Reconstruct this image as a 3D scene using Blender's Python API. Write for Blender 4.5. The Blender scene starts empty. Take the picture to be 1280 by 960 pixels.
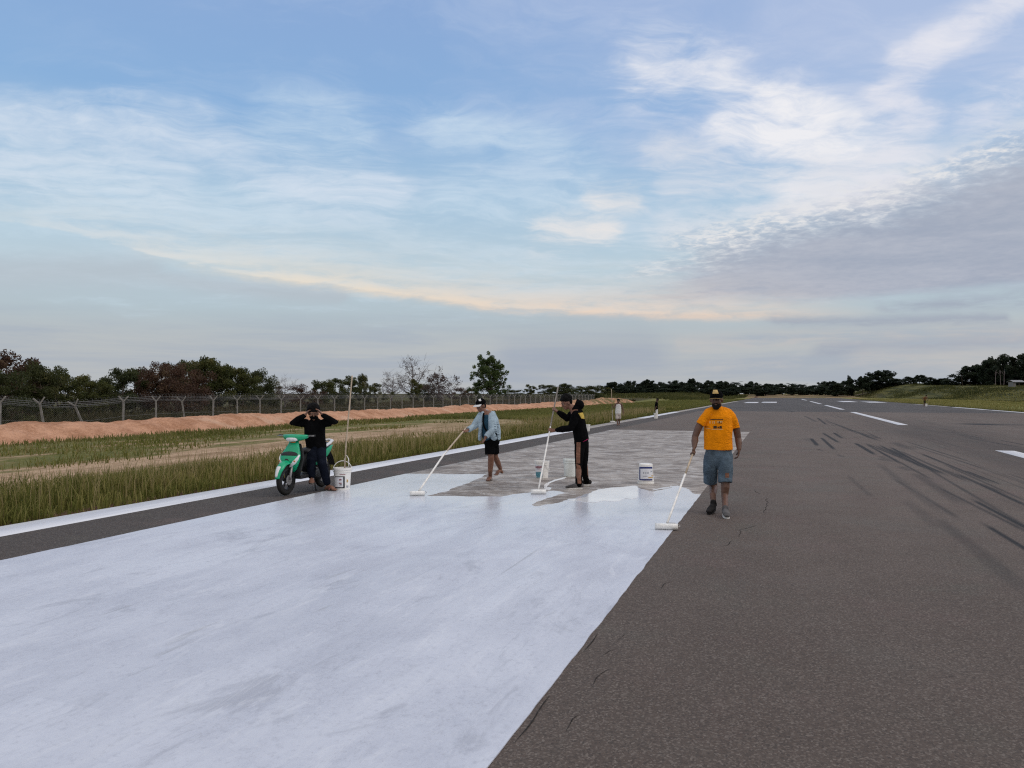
import bpy, bmesh, math, random
import numpy as np
from mathutils import Vector, Matrix, noise as mnoise

random.seed(7)
RNG = np.random.default_rng(11)
scene = bpy.context.scene
COL = scene.collection

# ------------------------------------------------------------------ camera
CAM_H, FPX = 1.65, 925.0
YAW = math.radians(19.9)
PIT = math.atan(12.0 / FPX)
FWD = Vector((-math.sin(YAW), math.cos(YAW), 0))
RGT = Vector((math.cos(YAW), math.sin(YAW), 0))
UPZ = Vector((0, 0, 1))
FP = FWD * math.cos(PIT) + UPZ * math.sin(PIT)
UP = -FWD * math.sin(PIT) + UPZ * math.cos(PIT)
CPOS = Vector((0, 0, CAM_H))


def ray(px, py):
    return FP + RGT * ((px - 640) / FPX) + UP * ((480 - py) / FPX)


def G(px, py, z=0.0):
    """point of the level ground seen at photo pixel (px, py)"""
    d = ray(px, py)
    return CPOS + d * ((z - CAM_H) / d.z)


def P(px, py, depth):
    """point at a given depth along the lens axis"""
    return CPOS + ray(px, py) * depth


def depth_of(p):
    return (Vector(p) - CPOS).dot(FP)


cam_data = bpy.data.cameras.new('camera')
cam_data.sensor_width = 36.0
cam_data.lens = 36.0 * FPX / 1280.0
cam_data.clip_start = 0.05
cam_data.clip_end = 20000
cam = bpy.data.objects.new('camera', cam_data)
COL.objects.link(cam)
cam.location = CPOS
cam.rotation_euler = (math.pi / 2 + PIT, 0, YAW)
scene.camera = cam

scene.view_settings.view_transform = 'Standard'
scene.view_settings.look = 'None'
scene.view_settings.exposure = 0.0
scene.view_settings.gamma = 1.0
scene.view_settings.use_curve_mapping = False
scene.render.engine = 'CYCLES'
scene.cycles.max_bounces = 5
scene.cycles.diffuse_bounces = 2
scene.cycles.glossy_bounces = 2
scene.cycles.transparent_max_bounces = 8
scene.cycles.use_adaptive_sampling = True
scene.cycles.adaptive_threshold = 0.015
scene.cycles.filter_width = 1.2
try:
    scene.cycles.use_denoising = False
except Exception:
    pass


def lin(r, g, b):
    out = []
    for c in (r, g, b):
        c = c / 255.0
        out.append(c / 12.92 if c <= 0.04045 else ((c + 0.055) / 1.055) ** 2.4)
    return tuple(out)


# ------------------------------------------------------------------ node maths
class E:
    """a tiny expression wrapper round shader math nodes"""
    nt = None

    def __init__(self, s):
        self.s = s

    @staticmethod
    def op(name, *args, clamp=False):
        n = E.nt.nodes.new('ShaderNodeMath')
        n.operation = name
        n.use_clamp = clamp
        for i, a in enumerate(args):
            if isinstance(a, E):
                E.nt.links.new(a.s, n.inputs[i])
            else:
                n.inputs[i].default_value = float(a)
        return E(n.outputs[0])

    def __add__(a, b): return E.op('ADD', a, b)
    __radd__ = __add__
    def __sub__(a, b): return E.op('SUBTRACT', a, b)
    def __rsub__(a, b): return E.op('SUBTRACT', b, a)
    def __mul__(a, b): return E.op('MULTIPLY', a, b)
    __rmul__ = __mul__
    def __truediv__(a, b): return E.op('DIVIDE', a, b)
    def __neg__(a): return E.op('MULTIPLY', a, -1)
    def clamp(a): return E.op('ADD', a, 0.0, clamp=True)
    def exp(a): return E.op('EXPONENT', a)
    def pow(a, p): return E.op('POWER', a, p)
    def sqrt(a): return E.op('SQRT', a)
    def abs(a): return E.op('ABSOLUTE', a)
    def max(a, b): return E.op('MAXIMUM', a, b)
    def min(a, b): return E.op('MINIMUM', a, b)


def sstep(x, a, b):
    n = E.nt.nodes.new('ShaderNodeMapRange')
    n.interpolation_type = 'SMOOTHSTEP'
    E.nt.links.new(x.s, n.inputs['Value'])
    n.inputs['From Min'].default_value = a
    n.inputs['From Max'].default_value = b
    return E(n.outputs['Result'])


def mixc(f, a, b):
    """colour mix; a, b are colours (tuples) or sockets"""
    n = E.nt.nodes.new('ShaderNodeMix')
    n.data_type = 'RGBA'
    if isinstance(f, E):
        E.nt.links.new(f.s, n.inputs[0])
    else:
        n.inputs[0].default_value = f
    for v, i in ((a, 6), (b, 7)):
        if isinstance(v, tuple):
            n.inputs[i].default_value = (v[0], v[1], v[2], 1)
        else:
            E.nt.links.new(v, n.inputs[i])
    return n.outputs[2]


def combine(x, y, z):
    n = E.nt.nodes.new('ShaderNodeCombineXYZ')
    for i, v in enumerate((x, y, z)):
        if isinstance(v, E):
            E.nt.links.new(v.s, n.inputs[i])
        else:
            n.inputs[i].default_value = v
    return n.outputs[0]


def sepxyz(sock):
    n = E.nt.nodes.new('ShaderNodeSeparateXYZ')
    E.nt.links.new(sock, n.inputs[0])
    return E(n.outputs[0]), E(n.outputs[1]), E(n.outputs[2])


def noise(vec, scale, detail=4, rough=0.55, dist=0.0, color=False):
    n = E.nt.nodes.new('ShaderNodeTexNoise')
    E.nt.links.new(vec, n.inputs['Vector'])
    n.inputs['Scale'].default_value = scale
    n.inputs['Detail'].default_value = detail
    n.inputs['Roughness'].default_value = rough
    n.inputs['Distortion'].default_value = dist
    return n.outputs['Color'] if color else E(n.outputs['Fac'])


def attr(name, fac=True):
    n = E.nt.nodes.new('ShaderNodeAttribute')
    n.attribute_name = name
    return E(n.outputs['Fac']) if fac else n.outputs['Color']


def position():
    n = E.nt.nodes.new('ShaderNodeNewGeometry')
    return n.outputs['Position']


def objcoord():
    n = E.nt.nodes.new('ShaderNodeTexCoord')
    return n.outputs['Object']


def new_mat(name, rough=0.7, spec=0.5, metallic=0.0):
    m = bpy.data.materials.new(name)
    m.use_nodes = True
    E.nt = m.node_tree
    b = m.node_tree.nodes['Principled BSDF']
    b.inputs['Roughness'].default_value = rough
    b.inputs['Metallic'].default_value = metallic
    b.inputs['Specular IOR Level'].default_value = spec
    return m, b


def setc(b, c, name='Base Color'):
    if isinstance(c, tuple):
        b.inputs[name].default_value = (c[0], c[1], c[2], 1)
    else:
        E.nt.links.new(c, b.inputs[name])


def setv(b, name, e):
    E.nt.links.new(e.s if isinstance(e, E) else e, b.inputs[name])


def bump(b, h, strength=0.3, dist=0.02):
    n = E.nt.nodes.new('ShaderNodeBump')
    n.inputs['Strength'].default_value = strength
    n.inputs['Distance'].default_value = dist
    E.nt.links.new(h.s, n.inputs['Height'])
    E.nt.links.new(n.outputs[0], b.inputs['Normal'])


def simple_mat(name, c, rough=0.7, spec=0.4, metallic=0.0, var=0.25, scale=30.0, bmp=0.0):
    """a plain material whose colour wanders a little with a noise"""
    m, b = new_mat(name, rough, spec, metallic)
    oc = objcoord()
    n = noise(oc, scale, 4, 0.6)
    dark = tuple(x * (1 - var) for x in c)
    lite = tuple(min(1.0, x * (1 + var)) for x in c)
    setc(b, mixc(sstep(n, 0.3, 0.7), dark, lite))
    if bmp:
        bump(b, noise(oc, scale * 2, 3), bmp, 0.01)
    return m


# ------------------------------------------------------------------ object helpers
def tag(o, label=None, cat=None, group=None, kind=None):
    if label: o['label'] = label
    if cat: o['category'] = cat
    if group: o['group'] = group
    if kind: o['kind'] = kind
    return o


def empty(name, loc=(0, 0, 0), rz=0.0):
    o = bpy.data.objects.new(name, None)
    o.empty_display_size = 0.2
    COL.objects.link(o)
    o.location = loc
    o.rotation_euler = (0, 0, rz)
    return o


def mesh_obj(name, verts, faces, mat, parent=None, smooth=False):
    me = bpy.data.meshes.new(name)
    me.from_pydata([tuple(v) for v in verts], [], [tuple(f) for f in faces])
    me.update()
    if smooth:
        me.polygons.foreach_set('use_smooth', [True] * len(me.polygons))
    o = bpy.data.objects.new(name, me)
    if mat is not None:
        me.materials.append(mat)
    COL.objects.link(o)
    if parent is not None:
        o.parent = parent
    return o


def np_mesh(name, co, quads, mat, parent=None, attrs=None, smooth=False, cols=None):
    """mesh from numpy arrays; quads is (n,4) or (n,3)"""
    me = bpy.data.meshes.new(name)
    co = np.asarray(co, dtype=np.float32)
    q = np.asarray(quads, dtype=np.int32)
    k = q.shape[1]
    me.vertices.add(len(co))
    me.vertices.foreach_set('co', co.ravel())
    me.loops.add(q.size)
    me.loops.foreach_set('vertex_index', q.ravel())
    me.polygons.add(len(q))
    me.polygons.foreach_set('loop_start', np.arange(0, q.size, k, dtype=np.int32))
    me.polygons.foreach_set('loop_total', np.full(len(q), k, dtype=np.int32))
    me.update(calc_edges=True)
    me.validate()
    if smooth:
        me.polygons.foreach_set('use_smooth', np.ones(len(q), dtype=bool))
    for nm, v in (attrs or {}).items():
        a = me.attributes.new(nm, 'FLOAT', 'POINT')
        a.data.foreach_set('value', np.asarray(v, dtype=np.float32).ravel())
    o = bpy.data.objects.new(name, me)
    if mat is not None:
        me.materials.append(mat)
    COL.objects.link(o)
    if parent is not None:
        o.parent = parent
    return o


def grid_sheet(name, xs, ys, zf, mat, attrs=None):
    xs = np.asarray(xs); ys = np.asarray(ys)
    X, Y = np.meshgrid(xs, ys)
    Z = zf(X, Y)
    co = np.stack([X, Y, Z], -1).reshape(-1, 3)
    nx, ny = len(xs), len(ys)
    i = np.arange(nx - 1)[None, :] + np.arange(ny - 1)[:, None] * nx
    q = np.stack([i, i + 1, i + 1 + nx, i + nx], -1).reshape(-1, 4)
    at = {k: f(X, Y) for k, f in (attrs or {}).items()}
    return np_mesh(name, co, q, mat, attrs=at, smooth=True)


def vnoise(X, Y, seed=0):
    """smooth value noise on arrays, 0..1"""
    xi = np.floor(X).astype(np.int64); yi = np.floor(Y).astype(np.int64)
    fx = X - xi; fy = Y - yi
    fx = fx * fx * (3 - 2 * fx); fy = fy * fy * (3 - 2 * fy)

    def h(a, b):
        n = (a * 374761393 + b * 668265263 + seed * 974634777) & 0xFFFFFFFF
        n = ((n ^ (n >> 13)) * 1274126177) & 0xFFFFFFFF
        n = n ^ (n >> 16)
        return (n & 0xFFFF) / 65535.0
    return ((h(xi, yi) * (1 - fx) + h(xi + 1, yi) * fx) * (1 - fy)
            + (h(xi, yi + 1) * (1 - fx) + h(xi + 1, yi + 1) * fx) * fy)


def fbm(X, Y, seed=0, oct=4):
    v = 0; a = 0.5; t = 0
    for k in range(oct):
        v = v + a * vnoise(X * 2 ** k, Y * 2 ** k, seed + k); t += a; a *= 0.5
    return v / t


def smooth01(x):
    x = np.clip(x, 0, 1)
    return x * x * (3 - 2 * x)


# ------------------------------------------------------------------ sky
SUN_EL, SUN_AZ = math.radians(38), math.radians(75)      # azimuth clockwise from +Y (the runway direction)


def build_world():
    w = bpy.data.worlds.new('World')
    scene.world = w
    w.use_nodes = True
    nt = w.node_tree
    E.nt = nt
    nt.nodes.clear()
    out = nt.nodes.new('ShaderNodeOutputWorld')
    bg = nt.nodes.new('ShaderNodeBackground')
    bg.inputs['Strength'].default_value = 0.1
    nt.links.new(bg.outputs[0], out.inputs[0])
    sky = nt.nodes.new('ShaderNodeTexSky')
    sky.sky_type = 'NISHITA'
    sky.sun_disc = False
    sky.sun_elevation = SUN_EL
    sky.sun_rotation = SUN_AZ
    sky.air_density = 1.0
    sky.dust_density = 1.0
    tc = nt.nodes.new('ShaderNodeTexCoord')
    D = tc.outputs['Generated']
    dx, dy, dz = sepxyz(D)
    xr = dx * RGT.x + dy * RGT.y
    yf = dx * FWD.x + dy * FWD.y
    az = E.op('ARCTAN2', xr, yf)
    el = E.op('ARCSINE', dz)

    def ae(px, py):
        a = math.atan((px - 640) / FPX)
        return a, math.atan((492 - py) / FPX * math.cos(a))

    # plane coordinates of a cloud deck, closing up toward the horizon
    inv = 1.0 / 1.0
    den = (dz.max(0.0) + 0.10)
    cx, cy = xr / den, yf / den
    deck = combine(cx, cy, 0.0)
    deck_st = combine(cx * 0.45 + cy * 0.10, cy * 1.25 - cx * 0.30, 3.7)     # drawn out streaks
    deck_lu = combine(cx * 1.0, cy * 1.0, 9.1)
    sph = combine(az * 1.0, el * 3.2, 1.3)

    wcol = noise(combine(az * 1.0, el * 2.0, 0.0), 4.0, 5, 0.62, color=True)
    w1, w2, w3 = sepxyz(wcol)
    A = az + (w1 - 0.5) * 0.16
    L = el + (w2 - 0.5) * 0.062

    wf = noise(deck, 1.1, 4, 0.6, color=True)
    q1, q2, q3 = sepxyz(wf)
    dwx, dwy = cx + (q1 - 0.5) * 0.6, cy + (q2 - 0.5) * 0.6
    streak = noise(combine(dwx * 0.42 + dwy * 0.14, dwy * 1.5 - dwx * 0.42, 3.7), 2.4, 9, 0.61, 0.0)
    puff = noise(combine(dwx, dwy, 0.0), 1.9, 7, 0.60, 0.2)
    mott = noise(combine(dwx * 0.8, dwy * 1.3, 6.0), 8.0, 6, 0.66, 0.2)
    lump = noise(deck_lu, 17.0, 5, 0.62, 0.3)
    hband = noise(combine(az * 1.3, el * 15.0, 5.0), 2.6, 7, 0.62, 0.3)
    fib = streak * 0.5 + mott * 0.28 + puff * 0.22

    # elevation gradient of the thin high veil, then mixed with the clear sky
    ramp = nt.nodes.new('ShaderNodeValToRGB')
    el_n = el / (math.pi / 2)
    nt.links.new(el_n.clamp().s, ramp.inputs[0])
    stops = [(0.0, (172, 175, 184)), (0.03, (177, 184, 192)), (0.062, (180, 194, 202)), (0.105, (191, 211, 222)),
             (0.16, (175, 204, 227)), (0.225, (142, 182, 225)), (0.31, (144, 176, 222)), (0.40, (172, 192, 222)), (0.55, (238, 238, 240)), (1.0, (246, 244, 242))]  # unseen overhead stops brightened to boost the light on the ground
    els = ramp.color_ramp.elements
    while len(els) < len(stops):
        els.new(0.5)
    for e, (p, c) in zip(els, stops):
        e.position = p
        k = 10.0
        e.color = tuple(v * k for v in lin(*c)) + (1,)
    col = mixc(0.86, sky.outputs[0], ramp.outputs[0])

    def c10(r, g, b):
        return tuple(v * 10 for v in lin(r, g, b))

    def seg(p0, p1, wd, aa=None, ll=None):
        aa = aa or A; ll = ll or L
        a0, l0 = ae(*p0); a1, l1 = ae(*p1)
        bx, by = a1 - a0, l1 - l0
        q = bx * bx + by * by
        pa, pl = aa - a0, ll - l0
        h = ((pa * (bx / q)) + (pl * (by / q))).clamp()
        ex, ey = pa - h * bx, pl - h * by
        return ((ex * ex + ey * ey) * (-1.0 / (wd * wd))).exp()

    # general thin veil, denser to the right
    veil = sstep(fib, 0.44, 0.68) * sstep(az, -0.9, 0.5) * sstep(el, 0.05, 0.2)
    col = mixc(veil * 0.55, col, c10(205, 216, 234))
    veil2 = sstep(az + (puff - 0.5) * 1.0, -0.18, 0.5) * sstep(el + (streak - 0.5) * 0.25, 0.14, 0.42)
    col = mixc(veil2 * 0.52, col, c10(194, 203, 228))
    veil3 = sstep(el + (puff - 0.5) * 0.22, 0.10, 0.16) * sstep(el + (fib - 0.5) * 0.3, 0.31, 0.22)
    col = mixc(veil3 * sstep(fib, 0.40, 0.62) * 0.42, col, c10(200, 220, 232))

    # cirrus wisps
    groups = [
        ([((-40, 150), (150, 140)), ((150, 140), (270, 168)), ((270, 168), (330, 215)), ((330, 215), (470, 238)), ((-30, 200), (200, 215))], 0.046, (214, 225, 238), 0.95),
        ([((360, 150), (430, 160)), ((120, 250), (330, 270)), ((560, 165), (690, 190)), ((560, 245), (720, 225))], 0.050, (204, 222, 237), 0.70),
        ([((800, 80), (890, 84)), ((890, 84), (960, 108)), ((960, 108), (1050, 160)), ((1050, 160), (1125, 215)), ((920, 150), (1060, 175)), ((1000, 235), (1120, 215))], 0.044, (238, 238, 242), 1.25),
        ([((1120, 120), (1165, 52)), ((1165, 52), (1230, 5)), ((1100, 210), (1140, 140)), ((1220, 140), (1290, 118))], 0.032, (228, 229, 238), 1.1),
        ([((840, 232), (930, 216)), ((930, 216), (1035, 222)), ((820, 190), (900, 205)), ((880, 280), (985, 262)), ((830, 290), (900, 300))], 0.034, (224, 226, 232), 0.85),
        ([((738, 246), (778, 243)), ((690, 288), (750, 286))], 0.030, (234, 230, 228), 1.0),
    ]
    for segs, wd, c, k in groups:
        m = None
        for s in segs:
            g = seg(s[0], s[1], wd)
            m = g if m is None else m.max(g)
        m = sstep(m, 0.0, 0.85) * sstep(fib + m * 0.13, 0.46, 0.80)
        col = mixc((m * k).clamp(), col, c10(*c))

    # grey sheet of cloud on the right, lumpy bright upper edge
    wob = (w3 - 0.5) * 0.10
    a0, l0 = ae(815, 330); a1, l1 = ae(1280, 178)
    sl = (l1 - l0) / (a1 - a0)
    up = (el - l0) - (az - a0) * sl                       # <0 below the rising edge
    edge = up + wob * 0.6 + (lump - 0.5) * 0.030 + (mott - 0.5) * 0.05 - 0.012
    below = sstep(edge, 0.028, -0.060)
    la, ll_ = ae(900, 372)
    low = sstep(el + (hband - 0.5) * 0.040 + (w2 - 0.5) * 0.02, ll_ - 0.018, ll_ + 0.006)
    leftf = sstep(az + (puff - 0.5) * 0.22 + (hband - 0.5) * 0.2, 0.12, 0.27)
    gm = below * low * leftf * sstep(az, 2.2, 1.2)
    greycol = mixc(sstep(lump * 0.25 + puff * 0.45 + hband * 0.3, 0.36, 0.66), c10(158, 166, 184), c10(178, 182, 195))
    col = mixc(gm * 0.92, col, greycol)
    rim = ((edge + 0.004) * (edge + 0.004) * (-1.0 / (0.022 ** 2))).exp() * leftf * low * sstep(az, 1.6, 0.9)
    col = mixc((rim * sstep(lump, 0.40, 0.66) * 0.95).clamp(), col, c10(232, 231, 231))
    rim2 = ((edge - 0.035) * (edge - 0.035) * (-1.0 / (0.04 ** 2))).exp() * sstep(az, 0.30, 0.42) * sstep(az, 1.6, 0.9)
    col = mixc((rim2 * sstep(puff, 0.36, 0.7) * 0.7).clamp(), col, c10(218, 221, 230))

    # grey band low on the left and the dull layer above the horizon
    A2 = az + (w1 - 0.5) * 0.10
    L2 = el + (w2 - 0.5) * 0.022
    gl = seg((-60, 342), (185, 338), 0.022, A2, L2).max(seg((185, 345), (420, 372), 0.012, A2, L2))
    col = mixc(gl * 0.5, col, c10(181, 186, 194))
    dull = sstep(el + (hband - 0.5) * 0.05, 0.118, 0.060) * sstep(el, -0.03, 0.0)
    col = mixc(dull * 0.7, col, mixc(sstep(hband, 0.35, 0.65), c10(167, 176, 189), c10(187, 190, 191)))
    blue = seg((640, 452), (800, 440), 0.03, A2, L2)
    col = mixc(blue * 0.5, col, c10(156, 166, 184))
    # dark flat stripes low on the right
    fine = noise(combine(az * 6.0, el * 26.0, 2.0), 3.0, 6, 0.65, 0.4)
    L4 = el + (w2 - 0.5) * 0.030 + (fine - 0.5) * 0.016
    st = seg((960, 403), (1240, 397), 0.007, A2, L4).max(seg((1030, 440), (1290, 418), 0.011, A2, L4)).max(seg((1100, 381), (1290, 370), 0.010, A2, L4))
    st = st * sstep(hband * 0.6 + fine * 0.4, 0.34, 0.58)
    col = mixc(st * 0.75, col, c10(158, 166, 182))
    pale = seg((850, 428), (1290, 412), 0.010, A2, L4).max(seg((880, 456), (1000, 452), 0.008, A2, L4)).max(seg((1080, 450), (1300, 446), 0.014, A2, L4))
    pale = pale * sstep(hband * 0.5 + fine * 0.5, 0.36, 0.6)
    col = mixc(pale * 0.6, col, c10(196, 192, 190))

    # cream band lit by the low sun: its height is a curve along the horizon
    def curve(pts):
        r = nt.nodes.new('ShaderNodeValToRGB')
        r.color_ramp.interpolation = 'B_SPLINE'
        nt.links.new((az * 0.5 + 0.5).clamp().s, r.inputs[0])
        ee = r.color_ramp.elements
        pts = [ae(*p) for p in pts]
        while len(ee) < len(pts): ee.new(0.5)
        for e_, (a_, l_) in zip(ee, pts):
            e_.position = a_ * 0.5 + 0.5; e_.color = (l_ * 4,) * 3 + (1,)
        n = nt.nodes.new('ShaderNodeSeparateColor')
        nt.links.new(r.outputs[0], n.inputs[0])
        return E(n.outputs[0]) * 0.25
    t = el + (w2 - 0.5) * 0.010 + (fine - 0.5) * 0.012 - curve([(-60, 268), (60, 284), (170, 312), (250, 334), (330, 347), (430, 357), (540, 374), (640, 386), (760, 391), (880, 394), (980, 392), (1120, 388), (1300, 386)])
    low_ = (t * t * (-1.0 / (0.0065 ** 2))).exp()
    upp = (t.max(0.0) * (-1.0 / 0.020)).exp()
    above = sstep(t, -0.002, 0.002)
    prof = low_ * (1.0 - above) + upp * above
    along = sstep(az, -0.52, -0.22) * sstep(az, 0.50, 0.22)
    amt = (0.45 + sstep(hband * 0.5 + fine * 0.5, 0.36, 0.60) * 0.75)
    wh = (t.max(0.0) * (-1.0 / 0.034)).exp() * above * sstep(az, -0.72, -0.45) * sstep(az, 0.42, 0.15)
    col = mixc((wh * sstep(streak * 0.5 + fine * 0.5, 0.36, 0.60)) * 0.85, col, c10(219, 222, 222))
    col = mixc((prof * along * amt).clamp() * 0.9, col, mixc(sstep(az, -0.35, 0.2), c10(232, 222, 206), c10(232, 210, 192)))
    under = (t.min(0.0) * (1.0 / 0.03)).exp() * (1.0 - above) * along
    col = mixc(under * 0.22, col, c10(176, 183, 190))

    # the unseen side of the sky, brighter behind the photographer, and the ground's bounce below
    back = sstep(yf, 0.1, -0.7) * sstep(el, 0.0, 0.3)
    col = mixc(back * 0.75, col, c10(250, 240, 232))
    col = mixc(sstep(el, 0.0, -0.06), col, c10(120, 118, 112))
    nt.links.new(col, bg.inputs['Color'])
    w.cycles.sampling_method = 'MANUAL'
    w.cycles.sample_map_resolution = 512


build_world()

sun_d = bpy.data.lights.new('sun', 'SUN')
sun_d.energy = 0.85
sun_d.angle = math.radians(28)
sun_d.color = (1.0, 0.93, 0.86)
sun = bpy.data.objects.new('sun', sun_d)
COL.objects.link(sun)
sdir = Vector((math.sin(SUN_AZ) * math.cos(SUN_EL), math.cos(SUN_AZ) * math.cos(SUN_EL), math.sin(SUN_EL)))
sun.rotation_euler = (-sdir).to_track_quat('-Z', 'Y').to_euler()
sun.location = (0, 0, 60)
# ------------------------------------------------------------------ ground, bank, runway
XL, XR = -9.12, 20.4          # pavement edges
FENCE_X = -36.0


def ground_z(X, Y):
    z = np.full_like(X, -0.03, dtype=float)
    z = z + 0.07 * (fbm(X * 0.25, Y * 0.25, 3) - 0.5) * smooth01((-X - 9.6) / 3)
    # the land falls behind the earth bank
    z = z - 0.42 * smooth01((-X - 28.5) / 4.0) * smooth01((400 - Y) / 200)
    # rough rise to the right, beyond the mown field
    rise = smooth01((X - 43 + 15 * smooth01((Y - 200) / 150)) / 19.0) * (3.5 + 1.3 * smooth01((Y - 190) / 140)) * smooth01((Y + 60) / 150) * (0.80 + 0.35 * fbm(X * 0.012, Y * 0.012, 9))
    z = z + rise
    z = z + 0.5 * smooth01((X - 50) / 15) * (fbm(X * 0.09, Y * 0.09, 21) - 0.5)
    # small rise far beyond the runway's end
    z = z + 1.1 * smooth01((Y - 300) / 60) * smooth01((X + 60) / 40) * (0.6 + 0.8 * fbm(X * 0.03, Y * 0.03, 5))
    # low green swell on the far left
    z = z + 1.5 * smooth01((Y - 150) / 60) * smooth01((-X - 24) / 10) * smooth01((420 - Y) / 100)
    # under the pavement the sheet lies lower
    under = smooth01((X - XL + 0.15) / 0.1) * smooth01((XR - X + 0.15) / 0.1) * (Y < 305)
    z = np.where(under > 0.5, -0.12, z)
    return z


def gz(x, y):
    return float(ground_z(np.array([float(x)]), np.array([float(y)]))[0])


def build_field_mat():
    m, b = new_mat('field', 0.95, 0.1)
    pos = position()
    px, py, pz = sepxyz(pos)
    n1 = noise(pos, 0.35, 6, 0.65)
    n2 = noise(combine(px * 0.9, py * 0.14, 0.0), 1.3, 6, 0.62)
    n3 = noise(pos, 6.0, 5, 0.7)
    n4 = noise(combine(px * 0.06, py * 0.035, 0.0), 1.0, 5, 0.6)
    green = mixc(sstep(n3, 0.3, 0.7), (0.080, 0.088, 0.024), (0.185, 0.172, 0.056))
    straw = mixc(sstep(n3, 0.3, 0.7), (0.17, 0.13, 0.060), (0.28, 0.215, 0.115))
    soil = mixc(sstep(n3 * 0.5 + n2 * 0.5, 0.36, 0.62), (0.24, 0.150, 0.085), (0.50, 0.355, 0.235))
    c = mixc(sstep(n1 * 0.5 + n2 * 0.5, 0.46, 0.62), green, straw)
    # sandy vehicle track and bare patches between tall grass and bank
    tr = (px + 14.2 + (py - 10.0) * 0.06)
    w = (1.3 + (py - 8).max(0.0) * 0.045).min(3.0)
    track = (tr * tr / (w * w) * -1.0).exp() * sstep(py, 95.0, 45.0)
    bare = sstep(n2 * 0.65 + n1 * 0.35 + track * 0.20, 0.50, 0.64)
    c = mixc((bare * sstep(px, -9.4, -11.5) * sstep(px, -27.0, -19.0)).clamp(), c, soil)
    # mown field far away: yellower on the right, fresh green by the left edge
    right = sstep(px, 15.0, 22.0)
    cr = mixc(sstep(n4, 0.35, 0.65), (0.235, 0.205, 0.070), (0.165, 0.172, 0.052))
    hill = sstep(px + (n4 - 0.5) * 10.0 + sstep(py, 200.0, 350.0) * 15.0, 41.0, 46.0)
    cr = mixc(hill, cr, mixc(sstep(noise(combine(px * 0.25, py * 0.05, pz * 1.2), 1.0, 6, 0.7), 0.38, 0.62), (0.030, 0.036, 0.011), (0.120, 0.112, 0.036)))
    c = mixc(right, c, cr)
    left = sstep(px, -8.0, -9.0) * sstep(py + (n1 - 0.5) * 40.0, 25.0, 60.0)
    c = mixc(left * 0.75, c, mixc(sstep(n4 * 0.5 + n2 * 0.5, 0.42, 0.6), (0.135, 0.145, 0.040), (0.215, 0.185, 0.060)))
    # reddish bare earth past the end of the runway
    endd = sstep(py, 298.0, 310.0) * sstep(px + (n1 - 0.5) * 10.0, -22.0, -12.0) * sstep(px, 40.0, 24.0) * sstep(py, 460.0, 380.0)
    c = mixc(endd * 0.9, c, mixc(sstep(noise(pos, 0.12, 5, 0.6), 0.38, 0.62), (0.13, 0.11, 0.045), (0.28, 0.185, 0.12)))
    scrub = sstep(px, -28.0, -31.0)
    c = mixc(scrub, c, mixc(sstep(n1, 0.4, 0.6), (0.050, 0.040, 0.020), (0.085, 0.080, 0.025)))
    c = mixc(sstep(px + (n3 - 0.5) * 0.3, -9.75, -9.45) * sstep(px, -8.0, -9.0), c, (0.105, 0.062, 0.040))
    setc(b, c)
    bump(b, n3, 0.6, 0.05)
    return m


gx = np.concatenate([[-3000, -1500, -700, -400, -250, -160, -110, -80, -60], np.arange(-50, -9.6, 0.7), [-9.4, -9.22, -9.0, -5, 0, 5, 10, 15, 20.2, 20.34, 20.6],
                     np.arange(22, 66, 1.5), np.arange(66, 130, 4.0), [140, 160, 200, 260, 350, 500, 800, 1500, 3000]])
gy = np.concatenate([[-300, -150, -80, -40, -20, -10], np.arange(-5, 60, 0.8), np.arange(60, 130, 2.5), np.arange(130, 460, 8.0), [460, 500, 560, 650, 800, 1100, 1600, 2600, 5000]])
ground = grid_sheet('ground', gx, gy, ground_z, build_field_mat())
tag(ground, kind='structure')


# --- earth bank in front of the fence
def bank_profile(u, Y):
    """u across the bank 0 (runway side) .. 1 (fence side)"""
    h = 0.60 + 0.13 * (fbm(Y * 0.22, Y * 0 + 0.3, 31) - 0.5) * 2 + 0.10 * (fbm(Y * 0.9, Y * 0 + 5.3, 33) - 0.5) * 2
    h = h + 0.42 * np.exp(-((Y - 118) / 13.0) ** 2) + 0.12 * np.exp(-((Y - 96) / 7.0) ** 2)
    h = h * smooth01((142 - Y) / 10) * smooth01((Y + 30) / 10)
    prof = smooth01(u / 0.56) ** 0.75 * smooth01((1 - u) / 0.36)
    return h, prof


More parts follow.
